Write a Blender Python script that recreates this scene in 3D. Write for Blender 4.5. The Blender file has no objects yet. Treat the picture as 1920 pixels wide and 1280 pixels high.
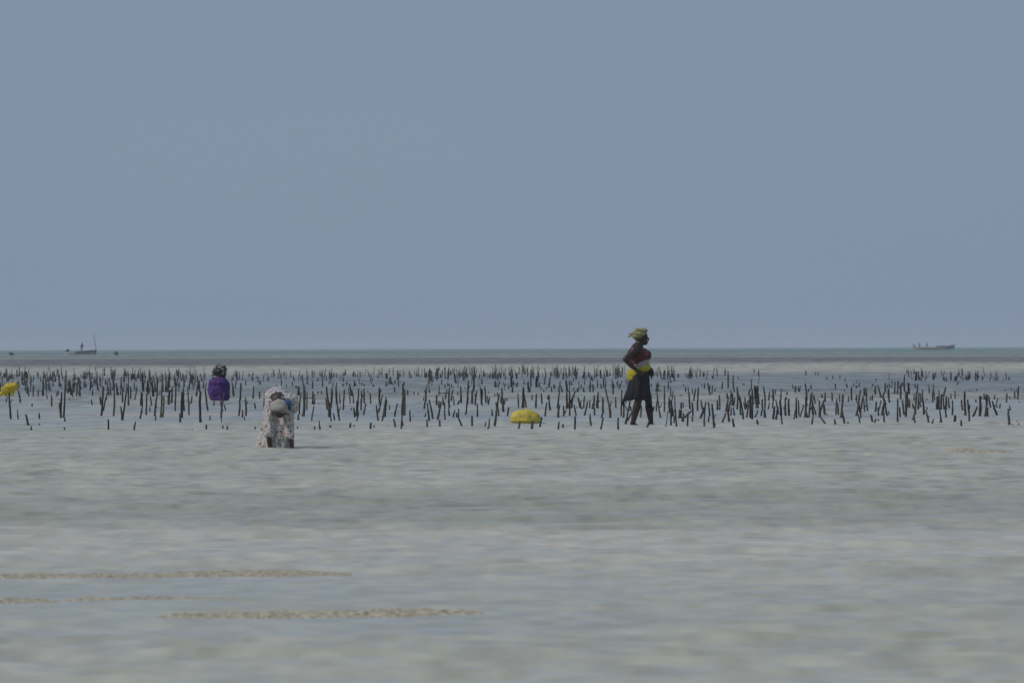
import bpy, bmesh, math, random
import numpy as np
from mathutils import Vector, Matrix, noise

random.seed(7)
S = bpy.context.scene
COL = S.collection

# ------------------------------------------------------------------ camera
F_PX, CAM_H = 14000.0, 1.33                # focal length in photo pixels (1920 wide), eye height above the water
PITCH, ROLL = 10.5 / F_PX, 0.0031
fwd = Vector((0, math.cos(PITCH), math.sin(PITCH)))
right = Vector((1, 0, 0)); up = right.cross(fwd)
right, up = (right * math.cos(ROLL) - up * math.sin(ROLL), up * math.cos(ROLL) + right * math.sin(ROLL))
cam_d = bpy.data.cameras.new('camera'); cam = bpy.data.objects.new('camera', cam_d); COL.objects.link(cam)
cam_d.sensor_width = 36; cam_d.lens = F_PX / 1920 * 36; cam_d.clip_start = 0.5; cam_d.clip_end = 30000
cam.matrix_world = Matrix(((right.x, up.x, -fwd.x, 0), (right.y, up.y, -fwd.y, 0), (right.z, up.z, -fwd.z, CAM_H), (0, 0, 0, 1)))
cam_d.dof.use_dof = True; cam_d.dof.focus_distance = 128; cam_d.dof.aperture_fstop = 13
S.camera = cam
CAMP = Vector((0, 0, CAM_H))

# ------------------------------------------------------------------ world, sun, exposure
SUN_EL, SUN_AZ = math.radians(48), math.radians(200)      # azimuth measured from +X, counter-clockwise: left, a little behind the camera
to_sun = Vector((math.cos(SUN_EL) * math.cos(SUN_AZ), math.cos(SUN_EL) * math.sin(SUN_AZ), math.sin(SUN_EL)))
W = bpy.data.worlds.new('World'); S.world = W; W.use_nodes = True
nt = W.node_tree; nt.nodes.clear()
sky = nt.nodes.new('ShaderNodeTexSky'); sky.sky_type = 'NISHITA'; sky.sun_disc = False
sky.sun_elevation = SUN_EL; sky.sun_rotation = math.atan2(to_sun.x, to_sun.y)
sky.dust_density = 2.0
tc = nt.nodes.new('ShaderNodeTexCoord')
mp = nt.nodes.new('ShaderNodeMapping'); mp.inputs['Scale'].default_value = (5, 5, 16)
nz = nt.nodes.new('ShaderNodeTexNoise'); nz.inputs['Scale'].default_value = 1.0; nz.inputs['Detail'].default_value = 3
cr = nt.nodes.new('ShaderNodeValToRGB')
cr.color_ramp.elements[0].position = 0.30; cr.color_ramp.elements[0].color = (0.209, 0.270, 0.386, 1)
cr.color_ramp.elements[1].position = 0.70; cr.color_ramp.elements[1].color = (0.226, 0.285, 0.384, 1)
sc10 = nt.nodes.new('ShaderNodeVectorMath'); sc10.operation = 'SCALE'; sc10.inputs['Scale'].default_value = 10.0
mx = nt.nodes.new('ShaderNodeMix'); mx.data_type = 'RGBA'; mx.inputs['Factor'].default_value = 0.97   # cloud cover over the clear sky
bg = nt.nodes.new('ShaderNodeBackground'); bg.inputs['Strength'].default_value = 0.1
wo = nt.nodes.new('ShaderNodeOutputWorld')
L = nt.links.new
L(tc.outputs['Generated'], mp.inputs['Vector']); L(mp.outputs['Vector'], nz.inputs['Vector']); L(nz.outputs['Fac'], cr.inputs['Fac'])
L(cr.outputs['Color'], sc10.inputs[0])
L(sky.outputs['Color'], mx.inputs[6]); L(sc10.outputs['Vector'], mx.inputs[7]); L(mx.outputs[2], bg.inputs['Color']); L(bg.outputs['Background'], wo.inputs['Surface'])

sun_d = bpy.data.lights.new('sun', 'SUN'); sun_d.energy = 1.5; sun_d.angle = math.radians(10); sun_d.color = (1, 0.95, 0.88)
sun = bpy.data.objects.new('sun', sun_d); COL.objects.link(sun)
sun.rotation_euler = to_sun.to_track_quat('Z', 'Y').to_euler(); sun.location = (-20, 0, 30)
S.view_settings.view_transform = 'Standard'; S.view_settings.look = 'None'
S.view_settings.exposure = 0; S.view_settings.gamma = 1; S.view_settings.use_curve_mapping = False
S.cycles.use_denoising = True
S.cycles.max_bounces = 8; S.cycles.volume_bounces = 1

# ------------------------------------------------------------------ helpers
def at(px, py, z=0.0):
    """photo pixel -> point on the level z"""
    d = fwd + right * ((px - 960) / F_PX) - up * ((py - 640) / F_PX)
    return CAMP + d * ((z - CAM_H) / d.z)
def at_y(px, py, Y):
    d = fwd + right * ((px - 960) / F_PX) - up * ((py - 640) / F_PX)
    return CAMP + d * (Y / d.y)

def tag(o, label=None, cat=None, group=None, kind=None):
    if label: o['label'] = label
    if cat: o['category'] = cat
    if group: o['group'] = group
    if kind: o['kind'] = kind
    return o
def link(name, me, mat=None, parent=None, smooth=True):
    o = bpy.data.objects.new(name, me); COL.objects.link(o)
    if mat: me.materials.append(mat)
    if smooth: me.polygons.foreach_set('use_smooth', [True] * len(me.polygons))
    if parent: o.parent = parent
    return o
def empty(name, loc, rz=0.0):
    o = bpy.data.objects.new(name, None); COL.objects.link(o); o.empty_display_size = 0.2
    o.location = loc; o.rotation_euler = (0, 0, rz)
    return o
def from_bm(name, bm, mat, parent=None, smooth=True):
    me = bpy.data.meshes.new(name); bm.to_mesh(me); bm.free()
    return link(name, me, mat, parent, smooth)

class MAT:
    def __init__(s, name, rough=0.8):
        s.m = bpy.data.materials.new(name); s.m.use_nodes = True; s.t = s.m.node_tree
        s.b = s.t.nodes['Principled BSDF']; s.b.inputs['Roughness'].default_value = rough
    def n(s, typ, **kw):
        nd = s.t.nodes.new('ShaderNode' + typ)
        for k, v in kw.items():
            if k in nd.inputs: nd.inputs[k].default_value = v
            else: setattr(nd, k, v)
        return nd
    def l(s, a, b): s.t.links.new(a, b)
def ramp(M, fac, stops, interp='LINEAR'):
    r = M.n('ValToRGB'); r.color_ramp.interpolation = interp
    el = r.color_ramp.elements
    while len(el) < len(stops): el.new(0.5)
    for e, (p, c) in zip(el, stops): e.position = p; e.color = (*c, 1)
    M.l(fac, r.inputs['Fac']); return r
def noise_mat(name, stops, scale=8, rough=0.8, stretch=(1, 1, 1), bump=0.0, detail=5, rnd=0.0):
    """procedural colour from object-space noise, optional per-object shift"""
    M = MAT(name, rough); tc = M.n('TexCoord'); mp = M.n('Mapping'); mp.inputs['Scale'].default_value = stretch
    nz = M.n('TexNoise', Scale=scale, Detail=detail); M.l(tc.outputs['Object'], mp.inputs['Vector']); M.l(mp.outputs['Vector'], nz.inputs['Vector'])
    fac = nz.outputs['Fac']
    if rnd:
        oi = M.n('ObjectInfo'); ma = M.n('Math', operation='MULTIPLY_ADD'); ma.inputs[1].default_value = rnd; ma.inputs[2].default_value = -rnd / 2
        M.l(oi.outputs['Random'], ma.inputs[0]); ad = M.n('Math', operation='ADD'); M.l(ma.outputs[0], ad.inputs[0]); M.l(fac, ad.inputs[1]); fac = ad.outputs[0]
    M.l(ramp(M, fac, stops).outputs['Color'], M.b.inputs['Base Color'])
    if bump:
        bp = M.n('Bump', Strength=bump, Distance=0.01); M.l(nz.outputs['Fac'], bp.inputs['Height']); M.l(bp.outputs['Normal'], M.b.inputs['Normal'])
    return M.m

def vnoise(x, y, seed=0):
    """smooth 2-D value noise in 0..1 (numpy)"""
    xi = np.floor(x).astype(np.int64); yi = np.floor(y).astype(np.int64); fx = x - xi; fy = y - yi
    fx = fx * fx * (3 - 2 * fx); fy = fy * fy * (3 - 2 * fy)
    def h(a, b):
        n = (a * 374761393 + b * 668265263 + seed * 1274126177) & 0xFFFFFFFF
        n = ((n ^ (n >> 13)) * 1274126177) & 0xFFFFFFFF
        n = n ^ (n >> 16)
        return (n & 0xFFFF) / 65535.0
    return (h(xi, yi) * (1 - fx) + h(xi + 1, yi) * fx) * (1 - fy) + (h(xi, yi + 1) * (1 - fx) + h(xi + 1, yi + 1) * fx) * fy
def fbm(x, y, seed=0, o=3):
    t = 0; a = 0.5; s = 0
    for k in range(o):
        t = t + a * vnoise(x * 2 ** k, y * 2 ** k, seed + k); s += a; a *= 0.5
    return t / s
def dist_of(py): return F_PX * CAM_H / (py - 650.5)      # metres to where a photo row meets the water

def grid_mesh(name, P, attrs=None):
    """P: (rows, cols, 3) array -> mesh"""
    R, C = P.shape[:2]
    me = bpy.data.meshes.new(name)
    idx = np.arange(R * C).reshape(R, C)
    q = np.stack([idx[:-1, :-1], idx[:-1, 1:], idx[1:, 1:], idx[1:, :-1]], -1).reshape(-1, 4)
    me.vertices.add(R * C); me.vertices.foreach_set('co', P.astype(np.float32).ravel())
    me.loops.add(q.size); me.loops.foreach_set('vertex_index', q.astype(np.int32).ravel())
    me.polygons.add(len(q)); me.polygons.foreach_set('loop_start', np.arange(0, q.size, 4, dtype=np.int32))
    me.update(calc_edges=True)
    return me

# ------------------------------------------------------------------ the sea: rippled shallows out to the horizon
steps = []; D = 20.0
while D < 6000:
    steps.append(D)
    D += 0.05 if D < 62 else 0.07 if D < 130 else 0.25 if D < 250 else 1.0 if D < 480 else D * 0.02
steps.append(6000.0)
Dv = np.array(steps); st = np.gradient(Dv)
NC = 401
U = np.linspace(-1, 1, NC)
Yg = np.repeat(Dv[:, None], NC, 1)
Xg = U[None, :] * (2.5 + 0.085 * Dv)[:, None]
stg = np.maximum(st[:, None], (2 * (2.5 + 0.085 * Dv) / NC)[:, None])
rng = np.random.default_rng(3)
# patches of wind: stronger and weaker ripples
patch = fbm(Xg * 0.10 + 3, Yg * 0.22 + 9, 11, 3)
amp = 0.35 + 1.3 * np.clip((patch - 0.3) / 0.45, 0, 1)
def band(y0, y1, soft):       # 1 inside the distance band of two photo rows
    a, b = dist_of(max(y0, y1)), dist_of(min(y0, y1))
    wob = (fbm(Xg * 0.12, Yg * 0.12, 31, 2) - 0.5) * (b - a) * 0.6
    return np.clip((Yg + wob - a) / soft + 0.5, 0, 1) * np.clip((b - Yg - wob) / soft + 0.5, 0, 1)
b_dark = band(930, 982, 3.0); b_pale = band(984, 1046, 4.0)
amp *= 1 + 0.5 * b_dark - 0.5 * b_pale
calm = np.ones_like(amp)
for (px, py, wx, wd) in ((300, 1108, 1.5, 0.9), (560, 1182, 1.5, 1.2), (150, 1130, 0.8, 0.9), (250, 1084, 1.7, 1.3), (640, 1156, 1.7, 0.9), (1850, 848, 0.9, 2.0)):
    c = at(px, py); calm *= 1 - 0.85 * np.exp(-((Xg - c.x) / wx) ** 2 - ((Yg - c.y) / wd) ** 2)
amp *= calm
Z = np.zeros_like(Xg)
wigs = [0.8 * vnoise(Xg * 0.7 + k, Yg * 0.7, 50 + k) for k in range(7)]
for k in range(54):
    lam = 0.13 * (16 ** rng.random()); th = math.pi / 2 + rng.normal(0, 0.42); ph = rng.random() * 6.28
    kx, ky = 2 * math.pi / lam * math.cos(th), 2 * math.pi / lam * math.sin(th)
    a = 0.0033 * lam ** 0.85
    wgt = np.clip((lam / stg - 2.5) / 2.5, 0, 1)
    wig = wigs[k % 7]
    Z += a * wgt * np.sin(kx * Xg + ky * Yg + ph + 3 * wig)
Z *= amp
Z = 0.05 * np.tanh(Z / 0.05)
# what the clear water shows of the bed: sand, weed and deep channels (a tint per place), with ripple light and shade painted over it
sand = np.array((0.505, 0.49, 0.395)); sand2 = np.array((0.43, 0.435, 0.34)); weed = np.array((0.075, 0.085, 0.10)); teal = np.array((0.15, 0.258, 0.235)); pale = np.array((0.56, 0.525, 0.425)); blue = np.array((0.21, 0.245, 0.265))
n1 = fbm(Xg * 0.16, Yg * 0.20, 71, 4)[..., None]
n1 = np.clip((n1 - 0.28) / 0.44, 0, 1)
bed = sand2 + (sand - sand2) * n1
def lay(col, w):
    global bed
    w = w[..., None]; bed = bed * (1 - w) + col * w
def far_band(d0, d1, s0, s1, wob):
    n = (fbm(Xg * 0.03, Yg * 0.006 + 5, 91, 3) - 0.5) * wob
    return np.clip((Yg + n - d0) / s0, 0, 1) * np.clip((d1 - Yg - n) / s1, 0, 1)
lay(pale, 0.85 * b_pale); lay(sand2 * 0.76, 0.55 * b_dark)
mix_n = np.clip((fbm(Xg * 0.22, Yg * 0.07, 83, 4) - 0.25) / 0.5, 0, 1)
lay(blue * 1.5, (0.25 + 0.5 * mix_n) * far_band(118, 200, 18, 40, 30))
lay(blue, (0.62 + 0.36 * mix_n) * far_band(165, 400, 60, 60, 50))
lay(np.array((0.50, 0.495, 0.405)), (0.75 + 0.25 * mix_n) * far_band(370, 575, 45, 50, 60))
lay(weed, (0.58 + 0.30 * mix_n) * far_band(535, 1080, 90, 200, 120))
lay(np.array((0.19, 0.235, 0.235)), 0.9 * far_band(980, 1500, 160, 150, 250))
lay(teal, far_band(1380, 99999, 250, 50, 200))
# light and dark of the ripples, painted into the tint as faint streaks
ripple_dark = np.clip((fbm(Xg * 3.6, Yg * 1.7, 77, 4) - 0.50) / 0.22, 0, 1)          # dark ripple streaks painted in, pale ones laid separately
ripple_pale = np.clip((fbm(Xg * 3.0, Yg * 1.5, 177, 4) - 0.48) / 0.2, 0, 1)
far_s = np.clip((fbm(Xg * 1.6, Yg * 0.13, 277, 4) - 0.46) / 0.2, 0, 1) * np.clip((Yg - 110) / 80, 0, 1)  # wave occlusion on the far water, painted as dark streaks
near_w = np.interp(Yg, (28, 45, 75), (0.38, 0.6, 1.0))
fine = fbm(Xg * 7.5, Yg * 2.6, 377, 3) - 0.5  # contrast of the smallest ripples, painted into the tint
bed = bed * (1 + 0.42 * fine * np.clip((170 - Yg) / 60, 0, 1) + near_w * (0.12 * ripple_pale - 0.24 * ripple_dark) - 0.30 * far_s)[..., None]
micro = np.interp(Yg, (20, 60, 130, 250, 500, 1500), (0.13, 0.14, 0.16, 0.21, 0.28, 0.30)) * (0.5 + 0.5 * calm)
P = np.stack([Xg, Yg, Z], -1)
me = grid_mesh('sea', P)
# wide flat water on both sides, below the ripples, so that the sea runs on out of the frame
bm = bmesh.new(); bm.from_mesh(me)
me_side = []
for (y0, y1, c, mi) in ((-200, 376, (0.30, 0.31, 0.28), 0.12), (376, 560, (0.34, 0.36, 0.31), 0.3), (560, 1060, (0.085, 0.10, 0.125), 0.35), (1060, 6000, (0.115, 0.215, 0.215), 0.4)):
    vs = [bm.verts.new(p) for p in ((-7000, y0, -0.07), (7000, y0, -0.07), (7000, y1, -0.07), (-7000, y1, -0.07))]
    bm.faces.new(vs); me_side += [(c, mi)] * 4
bm.to_mesh(me); bm.free()
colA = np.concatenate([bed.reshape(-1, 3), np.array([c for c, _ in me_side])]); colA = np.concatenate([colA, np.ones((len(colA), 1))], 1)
at1 = me.attributes.new('bed_ripple_tint', 'FLOAT_COLOR', 'POINT'); at1.data.foreach_set('color', colA.astype(np.float32).ravel())
at2 = me.attributes.new('ripple', 'FLOAT', 'POINT'); at2.data.foreach_set('value', np.concatenate([micro.ravel(), np.array([m for _, m in me_side])]).astype(np.float32))
M = MAT('shallow_water', 0.06); M.b.inputs['IOR'].default_value = 1.33
aC = M.n('Attribute', attribute_name='bed_ripple_tint'); aR = M.n('Attribute', attribute_name='ripple')
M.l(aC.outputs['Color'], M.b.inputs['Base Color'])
tc = M.n('TexCoord'); mp = M.n('Mapping'); mp.inputs['Scale'].default_value = (3.0, 7.0, 1)
nz = M.n('TexNoise', Scale=1.3, Detail=4, Roughness=0.6); M.l(tc.outputs['Object'], mp.inputs['Vector']); M.l(mp.outputs['Vector'], nz.inputs['Vector'])
sb = M.n('VectorMath', operation='SUBTRACT'); sb.inputs[1].default_value = (0.5, 0.5, 0.5); M.l(nz.outputs['Color'], sb.inputs[0])
ml = M.n('VectorMath', operation='MULTIPLY'); ml.inputs[1].default_value = (3, 4, 0); M.l(sb.outputs[0], ml.inputs[0])
bi = M.n('VectorMath', operation='ADD'); bi.inputs[1].default_value = (0, -1.3, 0); M.l(ml.outputs[0], bi.inputs[0]); ml = bi   # wavelets steepen towards the shore
sc = M.n('VectorMath', operation='SCALE'); M.l(ml.outputs[0], sc.inputs[0]); M.l(aR.outputs['Fac'], sc.inputs['Scale'])
mp2 = M.n('Mapping'); mp2.inputs['Scale'].default_value = (8.0, 2.5, 1); nz2 = M.n('TexNoise', Scale=1.0, Detail=3, Roughness=0.6); M.l(tc.outputs['Object'], mp2.inputs['Vector']); M.l(mp2.outputs['Vector'], nz2.inputs['Vector'])
sb2 = M.n('VectorMath', operation='SUBTRACT'); sb2.inputs[1].default_value = (0.5, 0.5, 0.5); M.l(nz2.outputs['Color'], sb2.inputs[0])
ml2 = M.n('VectorMath', operation='MULTIPLY_ADD'); ml2.inputs[1].default_value = (1.2, 4.2, 0); M.l(sb2.outputs[0], ml2.inputs[0]); M.l(ml.outputs[0], ml2.inputs[2]); M.l(ml2.outputs[0], sc.inputs[0])
ge = M.n('NewGeometry'); ad = M.n('VectorMath', operation='ADD'); M.l(ge.outputs['Normal'], ad.inputs[0]); M.l(sc.outputs[0], ad.inputs[1])
no = M.n('VectorMath', operation='NORMALIZE'); M.l(ad.outputs[0], no.inputs[0]); M.l(no.outputs[0], M.b.inputs['Normal'])
link('sea', me, M.m); tag(bpy.data.objects['sea'], kind='structure')

# the sand floor under it
sand_mat = noise_mat('sea_floor_sand', [(0.3, (0.30, 0.27, 0.21)), (0.7, (0.42, 0.38, 0.31))], 0.6, 0.9)
bm = bmesh.new(); bm.faces.new([bm.verts.new(p) for p in ((-7000, -200, -0.35), (7000, -200, -0.35), (7000, 6000, -0.35), (-7000, 6000, -0.35))])
tag(from_bm('sand_floor', bm, sand_mat, smooth=False), kind='structure')

# ------------------------------------------------------------------ sand bars that stand out of the water
bar_mat = noise_mat('wet_rubbly_sand', [(0.28, (0.16, 0.135, 0.085)), (0.42, (0.33, 0.285, 0.19)), (0.55, (0.50, 0.44, 0.32)), (0.72, (0.64, 0.57, 0.43))], 34, 0.85, bump=0.4)
flat_mat = noise_mat('smooth_pink_sand', [(0.30, (0.40, 0.37, 0.33)), (0.70, (0.50, 0.45, 0.42))], 5, 0.8, (0.3, 1, 1))
def sand_bar(px0, px1, pyl, pyr, depth, height, lump, seed, mat, res, skew=0.0, broken=0.45):
    A, B = at(px0, pyl), at(px1, pyr); Lh = (B - A).length
    nu, nv = int(Lh / res) + 2, int(depth / (res * 1.3)) + 2
    u = np.linspace(0, 1, nu)[None, :]; v = np.linspace(0, 1, nv)[:, None]
    X = A.x + (B.x - A.x) * u + 0 * v; Y = A.y + (B.y - A.y) * u + v * depth
    e = fbm(X * 1.3 / max(Lh / 3, .6) + seed, Y * 0.8 + seed, seed, 4)
    edge = np.minimum(1, np.minimum(u / 0.14, (1 - u) / (0.30 + 0.1 * skew))) ** 0.7
    vw = v + 0.34 * (fbm(X * 2.3 + seed, Y * 0 + seed, seed + 3, 4) - 0.5) * np.sin(np.pi * v)        # wandering edges
    prof = np.sin(np.pi * np.clip(vw, 0, 1) ** 0.85) * (0.72 + 0.56 * fbm(X * 2.9 + 7, Y * 1.1, seed + 21, 3))
    h = height * (1.75 * edge * prof * ((0.85 - broken) + broken * 2 * e) - 0.62)
    h = h + lump * (fbm(X * 19, Y * 11, seed + 5, 3) - 0.5) * np.clip(h / height + 0.7, 0, 1)
    h = h + lump * 1.4 * np.clip(vnoise(X * 30, Y * 17, seed + 8) - 0.62, 0, 1) * np.clip(h / height + 0.5, 0, 1)
    o = link('sand_bar', grid_mesh('sand_bar', np.stack([X, Y, h + 0.004], -1)), mat)
    return tag(o, kind='structure')
sand_bar(-220, 655, 1094, 1078, 1.3, 0.024, 0.014, 3, bar_mat, 0.011, broken=0.30)
sand_bar(-160, 125, 1134, 1130, 0.6, 0.022, 0.015, 5, bar_mat, 0.011)
sand_bar(110, 440, 1127, 1123, 0.34, 0.009, 0.014, 9, bar_mat, 0.011, broken=0.5)
sand_bar(262, 1020, 1159, 1156, 0.65, 0.024, 0.018, 14, bar_mat, 0.011, broken=0.34)
sand_bar(1770, 1925, 850, 849, 1.6, 0.040, 0.035, 21, bar_mat, 0.02, 1)
for (a, b, c, d, dep, hh, sd) in ((40, 190, 779, 777, 8, 0.014, 31), (150, 330, 782, 778, 7, 0.014, 33), (225, 480, 783, 779, 9, 0.014, 35), (985, 1075, 779, 778, 6, 0.012, 37), (1545, 1590, 777, 776, 6, 0.012, 39), (1690, 1800, 767, 766, 9, 0.012, 41), (1790, 1990, 794, 790, 6, 0.016, 43), (1860, 1990, 766, 764, 9, 0.010, 45), (640, 860, 796, 795, 2.5, 0.008, 47), (1380, 1560, 790, 787, 3, 0.008, 49)):
    sand_bar(a, b, c, d, dep, hh, 0.006, sd, flat_mat, 0.06)

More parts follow.
